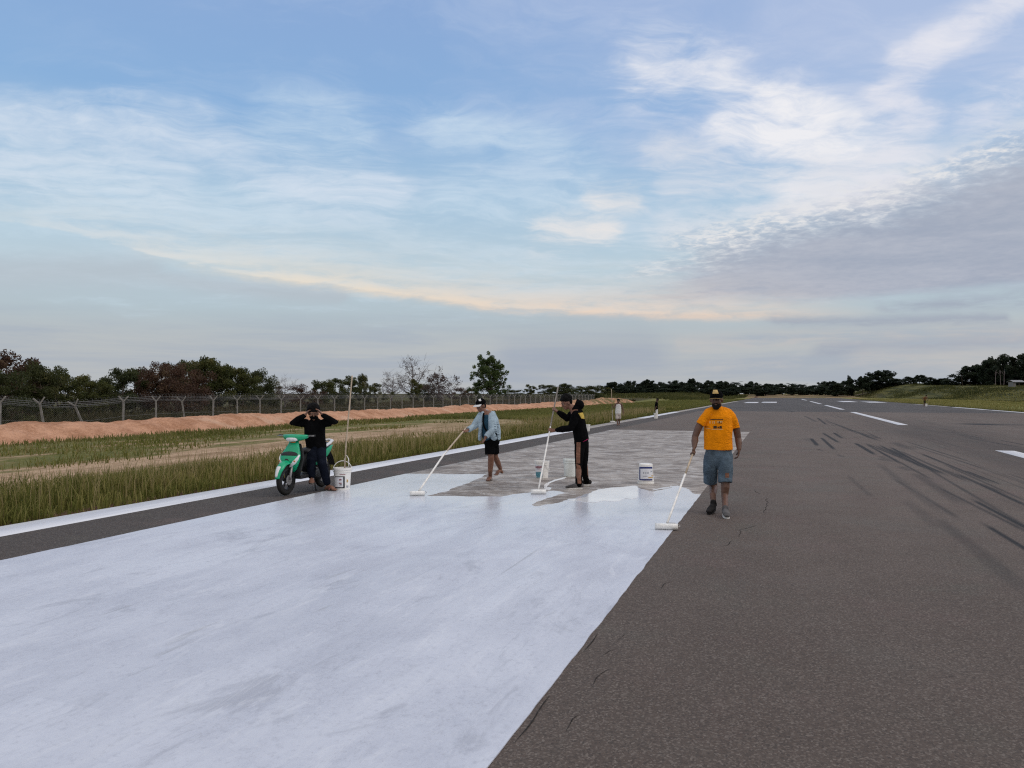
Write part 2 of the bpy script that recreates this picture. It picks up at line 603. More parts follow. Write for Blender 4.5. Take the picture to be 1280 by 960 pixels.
def build_bank():
    ys = np.concatenate([np.arange(-30, 14, 0.5), np.arange(14, 60, 0.16), np.arange(60, 145, 0.5)])
    us = np.linspace(0, 1, 44)
    U, Y = np.meshgrid(us, ys)
    h, pr = bank_profile(U, Y)
    wid = 3.6 + 0.8 * (fbm(Y * 0.12, Y * 0 + 2, 41) - 0.5)
    x0 = -24.35 + 0.45 * (fbm(Y * 0.3, Y * 0 + 8, 43) - 0.5) * 2
    X = x0 - U * wid
    lum = (fbm(X * 1.3, Y * 1.3, 51, 5) - 0.5) * 0.24 + (fbm(X * 3.4, Y * 3.4, 57, 5) - 0.5) * 0.22
    gull = -0.16 * np.clip(fbm(Y * 1.1 + U * 0.8, U * 0.5, 61, 3) - 0.52, 0, 1) * 4
    Z = ground_z(X, Y) - 0.02 + h * pr + (lum + gull) * pr * np.minimum(h, 1.0)
    co = np.stack([X, Y, Z], -1).reshape(-1, 3)
    nx, ny = len(us), len(ys)
    i = np.arange(nx - 1)[None, :] + np.arange(ny - 1)[:, None] * nx
    q = np.stack([i, i + nx, i + nx + 1, i + 1], -1).reshape(-1, 4)
    m, b = new_mat('red_earth', 0.95, 0.1)
    pos = position()
    n1 = noise(pos, 1.1, 6, 0.65)
    n2 = noise(pos, 9.0, 5, 0.7)
    c = mixc(sstep(n1 * 0.6 + n2 * 0.4, 0.36, 0.64), (0.36, 0.178, 0.100), (0.62, 0.350, 0.222))
    px, py, pz = sepxyz(pos)
    c = mixc(sstep(noise(pos, 0.5, 3), 0.56, 0.70) * 0.6, c, (0.60, 0.40, 0.28))
    c = mixc(sstep(py, 78.0, 112.0) * sstep(noise(pos, 0.9, 5, 0.6), 0.40, 0.56) * 0.85, c, (0.10, 0.10, 0.035))
    setc(b, c)
    bump(b, noise(pos, 14.0, 6, 0.7), 0.9, 0.05)
    o = np_mesh('earth_bank', co, q, m, smooth=True)
    tag(o, kind='structure')


build_bank()

# --- runway
Y_SEAM = G(980, 514.5).y
Y_END = 300.0


def z8(x, y): return (940 + x / 3.765, 430 + y / 3.765)
def z4(x, y): return (920 + x / 3.556, 480 + y / 3.556)


SKIDS = [  # photo ends, half width (m), strength
    (z8(278, 445), z8(307, 477), .22, .95), (z8(335, 420), z8(405, 462), .20, .85), (z8(328, 443), z8(385, 494), .17, .95), (z8(385, 418), z8(424, 443), .22, .8),
    (z8(488, 468), z8(575, 518), .20, .95), (z8(545, 475), z8(700, 562), .16, .75), (z8(608, 480), z8(800, 578), .18, .8), (z8(655, 488), z8(870, 606), .17, .8),
    (z8(735, 462), z8(1020, 552), .16, .55), (z8(380, 372), z8(590, 452), .20, .75), (z8(308, 348), z8(348, 378), .24, .7), (z8(480, 410), z8(600, 445), .22, .55),
    (z8(800, 518), z8(1110, 645), .17, .7), (z8(868, 392), z8(1095, 448), .2, .5), (z8(1000, 440), z8(1275, 488), .2, .7), (z8(928, 414), z8(1110, 452), .18, .55),
    (z8(1168, 453), z8(1290, 476), .2, .7), (z8(250, 340), z8(300, 365), .3, .5), (z8(165, 314), z8(200, 319), .5, .8), (z8(170, 317), z8(190, 321), .3, .8),
    (z8(310, 495), z8(335, 503), .2, .5), (z8(400, 520), z8(430, 530), .2, .4), (z8(600, 540), z8(650, 552), .3, .4), (z8(690, 575), z8(750, 592), .4, .35),
    (z4(1060, 518), z4(1300, 645), .10, .95), (z4(1112, 628), z4(1300, 742), .09, 1.0), (z4(985, 400), z4(1300, 545), .12, .75), (z4(1028, 388), z4(1168, 443), .08, .8),
    (z4(830, 312), z4(1010, 388), .1, .6), (z4(855, 378), z4(1300, 640), .10, .5), (z4(540, 265), z4(620, 312), .12, .6), (z4(500, 410), z4(600, 500), .16, .22),
    (z4(640, 360), z4(900, 560), .3, .22), (z4(800, 400), z4(1000, 530), .35, .30), (z4(900, 600), z4(1290, 920), .30, .28), (z4(760, 520), z4(900, 640), .3, .2),
    (z4(700, 260), z4(780, 290), .6, .35), (z4(720, 370), z4(780, 385), .3, .35), (z4(590, 220), z4(640, 242), .2, .5), (z4(640, 320), z4(690, 345), .3, .3),
    (z8(540, 470), z8(760, 560), .12, .7), (z8(580, 478), z8(830, 590), .12, .65), (z8(640, 492), z8(900, 610), .12, .75), (z8(700, 505), z8(1000, 640), .12, .6),
    (z8(820, 560), z8(1180, 700), .12, .6), (z8(350, 360), z8(480, 415), .12, .6), (z8(420, 385), z8(560, 445), .12, .6), (z8(760, 480), z8(1100, 590), .12, .5), (z8(960, 425), z8(1290, 500), .12, .5),
    (z4(900, 460), z4(1300, 660), .09, .6), (z4(700, 420), z4(980, 590), .12, .4), (z4(640, 300), z4(860, 420), .1, .6), (z4(930, 360), z4(1290, 520), .09, .5),
]


_r = random.Random(77)
for _k in range(120):
    _x = _r.gauss(7.2, 2.3); _y = _r.uniform(11, 58); _l = _r.uniform(1.5, 8); _s = _r.uniform(.12, .5) ** 1.1; _w = _r.uniform(.03, .055)
    for _o in ((0, .32) if _r.random() < .5 else (0,)):
        SKIDS.append(((_x + _o, _y), (_x + _o + _l * _r.uniform(-.012, .012), _y + _l), _w / .45, _s))


def skid_field(X, Y):
    s = np.zeros_like(X)
    for p0, p1, hw, k in SKIDS:
        hw = max(hw * (0.36 if hw > .125 else 0.45), 0.032)
        a, b = (G(*p0), G(*p1)) if p0[1] > 400 else (Vector((p0[0], p0[1], 0)), Vector((p1[0], p1[1], 0)))
        if a.y > b.y: a, b = b, a
        ln = max(b.y - a.y, 0.3)
        t = (Y - a.y) / ln
        xc = a.x + (b.x - a.x) * t
        soft = 0.10
        prof = np.exp(-(np.abs(X - xc) / (hw * 0.85)) ** 3)
        ends = smooth01((t + soft) / (2 * soft)) * smooth01((1 + soft - t) / (2 * soft))
        grain = 0.80 + 0.4 * vnoise(X * 14, Y * 0.8, 3)
        s = np.maximum(s, k * prof * ends * grain)
    # tyre rubber worn into the landing lane, and a wide dark pool near the right
    lane = np.exp(-((X - 6.4) / 2.2) ** 2) * smooth01((Y - 1.5) / 6) * smooth01((66 - Y) / 30)
    s = np.maximum(s, 0.42 * lane * fbm(X * 1.2, Y * 0.09, 71, 4) * 1.6 - 0.08)
    c = G(1235, 530.5)
    s = np.maximum(s, 0.95 * np.exp(-((X - c.x) / 1.6) ** 2 - ((Y - c.y) / 1.1) ** 2) * (0.5 + 0.8 * vnoise(X * 0.8, Y * 1.5, 8)))
    return np.clip(s, 0, 1)


def build_asphalt():
    m, b = new_mat('asphalt', 0.84, 0.30)
    pos = position()
    px, py, pz = sepxyz(pos)
    big = noise(combine(px * 0.16, py * 0.05, 0.0), 1.0, 5, 0.6)
    mid = noise(pos, 1.1, 6, 0.62)
    fine = noise(pos, 62.0, 3, 0.75)
    fine2 = noise(pos, 160.0, 2, 0.7)
    vor = E.nt.nodes.new('ShaderNodeTexVoronoi')
    vor.inputs['Scale'].default_value = 95.0
    E.nt.links.new(pos, vor.inputs['Vector'])
    cell = E(vor.outputs['Color'])
    base = mixc(sstep(big * 0.6 + mid * 0.4, 0.38, 0.62), (0.114, 0.083, 0.066), (0.158, 0.121, 0.100))
    base = mixc(sstep(noise(pos, 0.55, 3), 0.5, 0.68) * 0.4, base, (0.112, 0.104, 0.090))
    # the lane beyond the paint was never driven on: darker, browner
    base = mixc(sstep(px + (mid - 0.5) * 0.1, -7.05, -7.3), base, (0.058, 0.048, 0.043))
    # newer dark surface past the cross joint, paler joint line
    far = sstep(py + px * 0.004 + (mid - 0.5) * 0.5, Y_SEAM - 0.4, Y_SEAM + 0.4)
    base = mixc(far, base, mixc(sstep(big, 0.4, 0.6), (0.044, 0.041, 0.042), (0.062, 0.058, 0.058)))
    tone = noise(pos, 0.9, 5, 0.65)
    base = mixc(sstep(tone, 0.52, 0.68) * 0.5, base, (0.150, 0.098, 0.086))
    base = mixc(sstep(tone, 0.46, 0.30) * 0.45, base, (0.112, 0.108, 0.086))
    # lengthways wear
    lw = noise(combine(px * 2.4, py * 0.05, 0.0), 1.0, 5, 0.62)
    base = mixc(sstep(lw, 0.53, 0.75) * 0.22, base, (0.075, 0.072, 0.070))
    cross = noise(combine(px * 0.03, py * 0.7, 0.0), 1.0, 4, 0.6)
    base = mixc(sstep(cross, 0.56, 0.72) * 0.22, base, (0.085, 0.075, 0.070))
    for yj, k in ((G(1000, 531).y, 0.4), (G(1000, 537).y, 0.3), (G(1000, 584).y, 0.16)):
        dj = py - yj + px * 0.004 + (mid - 0.5) * 0.3
        base = mixc((dj * dj * (-1.0 / (0.16 ** 2))).exp() * k, base, (0.060, 0.050, 0.045))
    base = mixc(sstep(py + (big - 0.5) * 8.0, 16.0, 2.0) * 0.50, base, (0.078, 0.060, 0.050))  # near end darkened in colour, standing in for weaker sheen at steep view
    # stone chips
    base = mixc(sstep(cell, 0.55, 0.95) * 0.42, base, (0.30, 0.26, 0.225))
    base = mixc(sstep(cell, 0.45, 0.08) * 0.6, base, (0.045, 0.038, 0.034))
    base = mixc(sstep(fine, 0.42, 0.66) * 0.38, base, (0.055, 0.048, 0.045))
    base = mixc(sstep(fine2, 0.60, 0.78) * 0.35, base, (0.40, 0.36, 0.31))
    base = mixc((attr('skid') * 1.3).clamp(), base, (0.018, 0.017, 0.018))
    setc(b, base)
    bump(b, fine * 0.6 + fine2 * 0.4, 0.55, 0.010)
    return m


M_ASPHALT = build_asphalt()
rx = np.concatenate([[XL], np.arange(-9.0, 1.0, 0.5), np.arange(1.0, 13.5, 0.020), np.arange(13.5, 17.0, 0.1), np.arange(17.0, 20.4, 0.4), [XR]])
ry = np.concatenate([[-40, -20, -10, -5], np.arange(-2, 6, 0.5), np.arange(6, 36, 0.3), np.arange(36, 76, 0.5), np.arange(76, 301, 8.0), [Y_END]])
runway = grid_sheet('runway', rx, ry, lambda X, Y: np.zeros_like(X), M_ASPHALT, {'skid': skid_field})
tag(runway, kind='structure')


def build_paint(name, fresh=True, thick=0.0):
    m, b = new_mat(name, 0.5, 0.5)
    pos = position()
    px, py, pz = sepxyz(pos)
    st = noise(combine(px * 2.0, py * 0.55, 0.0), 1.0, 7, 0.66, 0.9)       # roller strokes run along the runway
    st2 = noise(combine(px * 7.0, py * 0.8, 2.0), 1.0, 5, 0.62, 0.3)
    blot = noise(combine(px, py * 0.75, 0.0), 0.8, 7, 0.66, 0.5)
    fine = noise(pos, 75.0, 3, 0.72)
    c = mixc(sstep(st * 0.4 + blot * 0.6, 0.36, 0.62), (0.525, 0.548, 0.625), (0.630, 0.652, 0.722))
    c = mixc(sstep(st2 * 0.6 + st * 0.4, 0.52, 0.70) * 0.38, c, (0.68, 0.70, 0.75))
    c = mixc(sstep(st2 * 0.35 + blot * 0.65, 0.42, 0.30) * 0.6, c, (0.37, 0.39, 0.455))
    gr = noise(pos, 24.0, 4, 0.7)
    c = mixc(sstep(gr, 0.52, 0.70) * 0.30, c, (0.34, 0.35, 0.40))
    c = mixc(sstep(gr, 0.46, 0.30) * 0.28, c, (0.70, 0.72, 0.76))
    st3 = noise(combine(px * 16.0, py * 1.1, 5.0), 1.0, 4, 0.65, 0.6)
    c = mixc(sstep(st3, 0.55, 0.72) * 0.22, c, (0.36, 0.38, 0.44))
    # thin places where the stone shows through
    thin = sstep(fine * 0.55 + st * 0.25 + blot * 0.2, 0.46, 0.36)
    c = mixc(thin * 0.42, c, (0.30, 0.30, 0.33))
    # roller lanes of uneven cover
    lanes = []
    for wd, off in ((0.46, 0.0), (0.27, 3.3)):
        li = E.op('FLOOR', px * (1.0 / wd) + (noise(combine(px * 0.4, py * 0.22, off), 1.0, 3, 0.5) - 0.5) * 3.2 + off)
        lj = E.op('FLOOR', py * 0.33 + li * 0.37)
        wn = E.nt.nodes.new('ShaderNodeTexWhiteNoise')
        E.nt.links.new(combine(li, lj, off), wn.inputs['Vector'])
        lanes.append(E(wn.outputs['Value']))
    c = mixc((lanes[0] * 0.6 + lanes[1] * 0.4).pow(1.5) * 0.36, c, (0.40, 0.425, 0.50))
    # a few dragged scuffs
    sc = noise(combine(px * 5.0, py * 0.55, 7.0), 1.0, 3, 0.5, 1.2)
    c = mixc(sstep(sc, 0.68, 0.76) * 0.5, c, (0.33, 0.34, 0.36))
    wet = sstep(py + (blot - 0.5) * 7.0 + (st - 0.5) * 4.0, 5.5, 12.0)
    c = mixc(wet * 0.45, c, (0.70, 0.725, 0.775))
    sm = noise(combine(px * 1.6, py * 0.8, 11.0), 1.0, 6, 0.7, 0.6)
    c = mixc(sstep(sm, 0.56, 0.68) * 0.55 * (1.0 - wet * 0.45), c, (0.36, 0.375, 0.43))
    sm2 = noise(combine(px * 4.5, py * 1.1, 17.0), 1.0, 6, 0.72, 0.9)
    c = mixc(sstep(sm2, 0.57, 0.68) * 0.42, c, (0.37, 0.385, 0.44))
    c = mixc(sstep(sm2, 0.44, 0.33) * 0.35, c, (0.72, 0.735, 0.78))
    setc(b, c)
    setv(b, 'Roughness', 0.58 - wet * 0.46 + (st2 - 0.5) * 0.22 + thin * 0.12)
    bump(b, fine * 0.5 + st2 * 0.7, 0.22, 0.008)
    return m


M_PAINT = build_paint('white_paint')


def build_line_paint():
    m, b = new_mat('line_paint', 0.6, 0.4)
    pos = position()
    px, py, pz = sepxyz(pos)
    f = noise(pos, 40.0, 4, 0.7)
    s = noise(combine(px * 3.0, py * 0.3, 0.0), 1.0, 5, 0.6)
    worn = attr('worn')
    c = mixc(sstep(s, 0.35, 0.65), (0.60, 0.615, 0.665), (0.74, 0.75, 0.78))
    c = mixc(sstep(f + worn * 0.55, 0.62, 0.78) * 0.85, c, (0.20, 0.18, 0.165))
    c = mixc((worn * 1.1).clamp(), c, (0.33, 0.285, 0.235))
    setc(b, c)
    bump(b, f, 0.3, 0.006)
    return m


M_LINE = build_line_paint()


def build_old_paint():
    m, b = new_mat('worn_paint', 0.62, 0.4)
    pos = position()
    px, py, pz = sepxyz(pos)
    s1 = noise(combine(px * 0.75, py * 0.95, 0.0), 1.2, 7, 0.68, 1.2)
    s2 = noise(combine(px * 1.2, py * 1.5, 4.0), 2.2, 7, 0.70, 0.8)
    f = noise(pos, 50.0, 4, 0.72)
    c = mixc(sstep(s1 * 0.6 + s2 * 0.4, 0.40, 0.60), (0.180, 0.148, 0.126), (0.405, 0.362, 0.322))
    c = mixc(sstep(s2 * 0.6 + f * 0.4, 0.52, 0.66) * 0.8, c, (0.60, 0.565, 0.53))
    c = mixc(sstep(s1 * 0.5 + f * 0.5, 0.44, 0.32) * 0.7, c, (0.095, 0.083, 0.077))
    setc(b, c)
    setv(b, 'Roughness', 0.68 - sstep(s2, 0.45, 0.65) * 0.2)
    bump(b, f, 0.4, 0.008)
    return m


PXL, PXR = -7.23, -1.22


def flat_poly(name, pts, z, mat):
    """flat sheet from a polygon outline, cut into triangles"""
    bm = bmesh.new()
    vs = [bm.verts.new((p[0], p[1], z)) for p in pts]
    low = [bm.verts.new((p[0], p[1], 0.0006)) for p in pts]
    top = bm.faces.new(vs)
    sides = [bm.faces.new((vs[i], low[i], low[(i + 1) % len(vs)], vs[(i + 1) % len(vs)])) for i in range(len(vs))]
    bmesh.ops.triangulate(bm, faces=[top], ngon_method='EAR_CLIP')
    bmesh.ops.recalc_face_normals(bm, faces=bm.faces[:])
    me = bpy.data.meshes.new(name)
    for f in bm.faces:
        if f.normal.z < -.5:
            f.normal_flip()
    bm.to_mesh(me); bm.free()
    o = bpy.data.objects.new(name, me)
    me.materials.append(mat)
    COL.objects.link(o)
    return tag(o, kind='structure')


def wobble(pts, step=0.12, amp=0.015, seed=1, closed=True):
    """walk an outline with small steps and push each point a little to the side"""
    out = []
    n = len(pts)
    for i in range(n if closed else n - 1):
        a, b = Vector(pts[i][:2]), Vector(pts[(i + 1) % n][:2])
        L = (b - a).length
        k = max(1, min(300, int(L / step)))
        nr = Vector((-(b - a).y, (b - a).x)) / max(L, 1e-6)
        for j in range(k):
            p = a + (b - a) * (j / k)
            d = mnoise.noise(Vector((p.x * 3.1, p.y * 3.1, seed))) * amp * 1.6 + mnoise.noise(Vector((p.x * 11, p.y * 11, seed + 5))) * amp * 0.8
            out.append(p + nr * (d if 0 < j else 0))
    return out


# worn old marking that is being repainted
y_far = G(943, 540).y
old_pts = [(PXL, 2.0), (PXR, 2.0), (PXR, y_far), (PXL, y_far)]
oy = np.concatenate([[1.996], np.arange(2.0, y_far, 0.4), [y_far, y_far + .004]])
ox = np.concatenate([[PXL + .004, PXL + .008], np.linspace(PXL + .3, PXR - .3, 14), [PXR - .010, PXR - .006]])
tag(grid_sheet('old_paint', ox, oy, lambda X, Y: np.where((X < PXL + .006) | (X > PXR - .008) | (Y < 1.998) | (Y > y_far + .002), .0006, .004), build_old_paint()), kind='structure')


def q3(x, y): return G(640 + x / 5.645, 470 + y / 5.645)
def q2(x, y): return G(500 + x / 6.4, 480 + y / 6.4)
def q4(x, y): return G(800 + x / 4.8, 470 + y / 4.8)


corner = G(529.7, 593.6); corner.x = PXL
front = [corner, q2(450, 724), q2(700, 722), q2(655, 745), q2(600, 770), q2(500, 812), q2(400, 850), q2(300, 880), q2(215, 898),
         q2(500, 901), q2(800, 905), G(640.6, 618.3), G(652, 617.2), q3(130, 824), q3(210, 816), q3(300, 812), q3(345, 818), q3(370, 826),
         q3(300, 850), q3(240, 868), q3(170, 890), q3(140, 908), q3(165, 922), q3(280, 908), q3(345, 892), q3(400, 878), q3(385, 872), q3(450, 862),
         q3(540, 832), q3(600, 806), q3(700, 790), q3(780, 786), q3(870, 776), q3(892, 792), q3(990, 818), q3(1060, 806), q3(1129, 788),
         q4(60, 690), q4(120, 676), q4(180, 664), q4(225, 660), q4(262, 672), q4(300, 695), q4(330, 710), q4(395, 712)]
front = [Vector((min(max(p[0], PXL), PXR), p[1])) for p in front]
yb = -1.5
outline = front + [Vector((PXR, front[-1].y - 0.05)), Vector((PXR, yb)), Vector((PXL, yb))]
front_r = wobble(front, 0.05, 0.035, 4, closed=False)
front_r = [Vector((min(max(p[0], PXL), PXR), p[1])) for p in front_r]
outline = front_r + outline[len(front):]
flat_poly('wet_paint', wobble(outline, 0.09, 0.006, 9), 0.007, M_PAINT)

# the pool of thick fresh paint by the upturned bucket
mp, bp = new_mat('thick_paint', 0.16, 0.6)
pp = position()
setc(bp, mixc(sstep(noise(pp, 2.0, 4), 0.35, 0.65), (0.76, 0.765, 0.785), (0.86, 0.86, 0.865)))
bump(bp, noise(pp, 9.0, 4), 0.12, 0.01)
pool = [q3(548, 832), q3(600, 808), q3(700, 792), q3(780, 788), q3(868, 778), q3(884, 792), q3(890, 840), q3(886, 866), q3(840, 872), q3(800, 868), q3(750, 884), q3(690, 888), q3(640, 884), q3(590, 898), q3(520, 894), q3(470, 886), q3(400, 884), q3(440, 872), q3(520, 858)]
flat_poly('paint_pool', wobble(pool, 0.05, 0.02, 21), 0.012, mp)
drips = [q3(225, 778), q3(240, 760), q3(300, 735), q3(380, 716), q3(382, 722), q3(310, 742), q3(262, 762), q3(246, 785), q3(280, 792), q3(268, 806), q3(228, 806)]
flat_poly('paint_drip', wobble(drips, 0.05, 0.01, 23), 0.010, mp)


def line_sheet(name, x0, x1, y0, y1, z=0.004, worn=0.0, wf=None):
    n = max(2, int((y1 - y0) / 0.5))
    xs = np.array([x0, x0 + .004, (x0 + x1) / 2, x1 - .004, x1]); ys = np.concatenate([[y0 - .004], np.linspace(y0, y1, n)])
    o = grid_sheet(name, xs, ys, lambda X, Y: np.where((X < x0 + .002) | (X > x1 - .002) | (Y < y0), .0006, z), M_LINE,
                   {'worn': wf if wf else (lambda X, Y: np.full_like(X, worn))})
    return tag(o, kind='structure')


BX0, BX1 = -9.10, -8.46
yA, yB, yC = G(738, 538).y, G(824, 523).y, G(868, 515).y


def band_wear(X, Y):
    w = np.where(Y < yA, 0.0, np.where(Y < yB, 0.62, np.where(Y < yC, 0.05, 0.75)))
    return w


line_sheet('edge_line', BX0, BX1, -20, 170, wf=band_wear)
re = [((1283, 516.6), (1219, 512.4)), ((1214, 512.0), (1160, 508.8)), ((1150, 508.2), (1100, 505.0))]
for k, (a, b) in enumerate(re):
    ya, yb2 = G(*a).y, G(*b).y
    line_sheet('edge_line', 19.55, 20.15, ya, yb2, worn=(0.25, 0.1, 0.5)[k])
for a, b in (((1300, 578.6), (1238, 563)), ((1116.6, 531), (1056, 515)), ((1039.6, 511.8), (1025, 506.5)), ((1018.9, 504.9), (1011.7, 501.7)), ((1008, 500.4), (1003, 498.9))):
    p, q = G(*a), G(*b)
    line_sheet('centre_line', 6.1 - 0.24, 6.1 + 0.24, p.y, q.y, worn=0.12)
for (x0, x1, y) in ((932, 948, 503.0), (952.7, 971, 502.7), (1049, 1066, 501.8), (1080, 1100, 502.5)):
    a, b = G(x0, y), G(x1, y)
    line_sheet('threshold_bar', a.x, b.x, G(x0, y + 0.65).y, G(x0, y - 0.5).y, worn=0.1)


# hair cracks in the asphalt, thin ribbons of open joint
def crack(pts, w=0.012):
    pts = [G(*p) for p in pts]
    fine = []
    for a, b in zip(pts, pts[1:]):
        k = max(3, int((b - a).length / 0.05))
        for j in range(k):
            p = a.lerp(b, j / k)
            o = Vector((mnoise.noise(p * 4 + Vector((3, 1, 0))), mnoise.noise(p * 4 + Vector((7, 9, 2))), 0)) * 0.05
            fine.append(p + o)
    vs, fs = [], []
    for i, p in enumerate(fine):
        t = (fine[min(i + 1, len(fine) - 1)] - fine[max(i - 1, 0)]).normalized()
        n = Vector((-t.y, t.x, 0))
        ww = w * (0.45 + 0.9 * abs(mnoise.noise(p * 7))) * min(1, i / 3 + 0.1, (len(fine) - 1 - i) / 3 + 0.1)
        vs += [(p + n * ww)[:], (p - n * ww)[:]]
    vs = [(v[0], v[1], 0.003) for v in vs]
    for i in range(len(fine) - 1):
        fs.append((2 * i, 2 * i + 1, 2 * i + 3, 2 * i + 2))
    o = mesh_obj('pavement_crack', vs, fs, M_CRACK)
    tag(o, kind='structure')


M_CRACK = simple_mat('crack', (0.030, 0.027, 0.025), 0.95, 0.1, scale=25, var=.5)


def z3(x, y): return (600 + x / 3.0, 640 + y / 3.0)


for pts, w in (([z3(325, 825), z3(352, 770), z3(395, 745)], .011), ([z3(405, 650), z3(430, 625), z3(460, 605), z3(505, 580)], .011),
               ([z3(455, 540), z3(485, 522), z3(515, 512)], .013), ([z3(525, 490), z3(535, 462), z3(560, 450)], .010),
               ([z3(560, 380), z3(600, 368)], .014), ([z3(670, 295), z3(690, 268), z3(715, 260)], .013), ([z3(750, 228), z3(790, 216)], .014),
               ([z3(865, 175), z3(880, 160)], .016), ([z3(905, 130), z3(940, 115), z3(970, 105)], .014),
               ([z4(15, 680), z4(30, 650), z4(95, 625)], .014), ([z4(120, 575), z4(138, 545), z4(142, 505)], .016), ([z4(80, 470), z4(100, 488), z4(125, 490)], .014),
               ([z4(590, 508), z4(655, 510)], .016), ([z4(300, 712), z4(330, 712)], .012), ([(1180, 846), (1200, 845)], .012)):
    crack(pts, w * .36)
# opened seam along the fresh paint's edge, broken into lengths
for y0, y1 in ((3.3, 3.9), (4.6, 5.0)):
    vs, fs = [], []
    n = int((y1 - y0) / 0.06)
    for i in range(n + 1):
        y = y0 + (y1 - y0) * i / n
        x = PXR + 0.035 + 0.018 * mnoise.noise(Vector((y * 3, 1, 4)))
        w = 0.006 * (0.5 + abs(mnoise.noise(Vector((y * 6, 2, 8))))) * min(1, i / 3 + .1, (n - i) / 3 + .1)
        vs += [(x - w, y, 0.003), (x + w, y, 0.003)]
    fs = [(2 * i, 2 * i + 1, 2 * i + 3, 2 * i + 2) for i in range(n)]
    tag(mesh_obj('pavement_crack', vs, fs, M_CRACK), kind='structure')
def tubes_mesh(paths, sides=6):
    """list of (points, radii) -> verts, quads of tapered tubes with closed ends"""
    V, Q = [], []
    for pts, rad in paths:
        pts = [Vector(p) for p in pts]
        base = len(V)
        for i, p in enumerate(pts):
            t = (pts[min(i + 1, len(pts) - 1)] - pts[max(i - 1, 0)]).normalized()
            a = t.orthogonal().normalized() if abs(t.z) > 0.98 else t.cross(UPZ).normalized()
            b = t.cross(a)
            for k in range(sides):
                an = 2 * math.pi * k / sides
                V.append(p + (a * math.cos(an) + b * math.sin(an)) * rad[i])
        for i in range(len(pts) - 1):
            for k in range(sides):
                k2 = (k + 1) % sides
                Q.append((base + i * sides + k, base + i * sides + k2, base + (i + 1) * sides + k2, base + (i + 1) * sides + k))
        Q.append(tuple(base + k for k in reversed(range(sides))))
        Q.append(tuple(base + (len(pts) - 1) * sides + k for k in range(sides)))
    return V, Q


def wander(a, b, n, amp, rnd):
    a, b = Vector(a), Vector(b)
    L = (b - a).length
    out = []
    for i in range(n + 1):
        t = i / n
        o = Vector((rnd.uniform(-1, 1), rnd.uniform(-1, 1), rnd.uniform(-.6, .6))) * amp * L * math.sin(math.pi * min(t, .999)) if 0 < i < n else Vector()
        out.append(a.lerp(b, t) + o)
    return out


def box_bm(bm, c, s, rot=None, taper=1.0):
    vs = []
    for z in (-.5, .5):
        k = taper if z > 0 else 1.0
        for x, y in ((-.5, -.5), (.5, -.5), (.5, .5), (-.5, .5)):
            v = Vector((x * s[0] * k, y * s[1] * k, z * s[2]))
            if rot: v = rot @ v
            vs.append(bm.verts.new(v + Vector(c)))
    for f in ((3, 2, 1, 0), (4, 5, 6, 7), (0, 1, 5, 4), (1, 2, 6, 5), (2, 3, 7, 6), (3, 0, 4, 7)):
        bm.faces.new([vs[i] for i in f])
    return vs


def bm_obj(name, bm, mat, parent=None, smooth=False, bevel=0.0):
    if bevel:
        bmesh.ops.bevel(bm, geom=bm.edges[:], offset=bevel, segments=2, affect='EDGES', profile=0.5)
    me = bpy.data.meshes.new(name)
    bm.to_mesh(me); bm.free()
    if smooth:
        me.polygons.foreach_set('use_smooth', [True] * len(me.polygons))
    o = bpy.data.objects.new(name, me)
    if mat: me.materials.append(mat)
    COL.objects.link(o)
    if parent: o.parent = parent
    return o


M_TWIG = simple_mat('grey_twig', (0.17, 0.14, 0.135), 0.9, 0.1, scale=8)
M_BARK = simple_mat('bark', (0.105, 0.080, 0.062), 0.9, 0.1, scale=8, bmp=0.5)
M_PALE = simple_mat('pale_bark', (0.26, 0.235, 0.21), 0.9, 0.1, scale=6, bmp=0.4)


def vn3(P, seed=0):
    """smooth 3-D value noise on an (n,3) array, -1..1"""
    i = np.floor(P).astype(np.int64); f = P - i
    f = f * f * (3 - 2 * f)
    out = 0
    for dx in (0, 1):
        for dy in (0, 1):
            for dz in (0, 1):
                n = ((i[:, 0] + dx) * 374761393 + (i[:, 1] + dy) * 668265263 + (i[:, 2] + dz) * 2147483647 + seed * 974634777) & 0xFFFFFFFF
                n = ((n ^ (n >> 13)) * 1274126177) & 0xFFFFFFFF
                n = (n ^ (n >> 16)) & 0xFFFF
                w = (f[:, 0] if dx else 1 - f[:, 0]) * (f[:, 1] if dy else 1 - f[:, 1]) * (f[:, 2] if dz else 1 - f[:, 2])
                out = out + w * n
    return out / 32767.5 - 1

# ------------------------------------------------------------------ body building
from mathutils.bvhtree import BVHTree


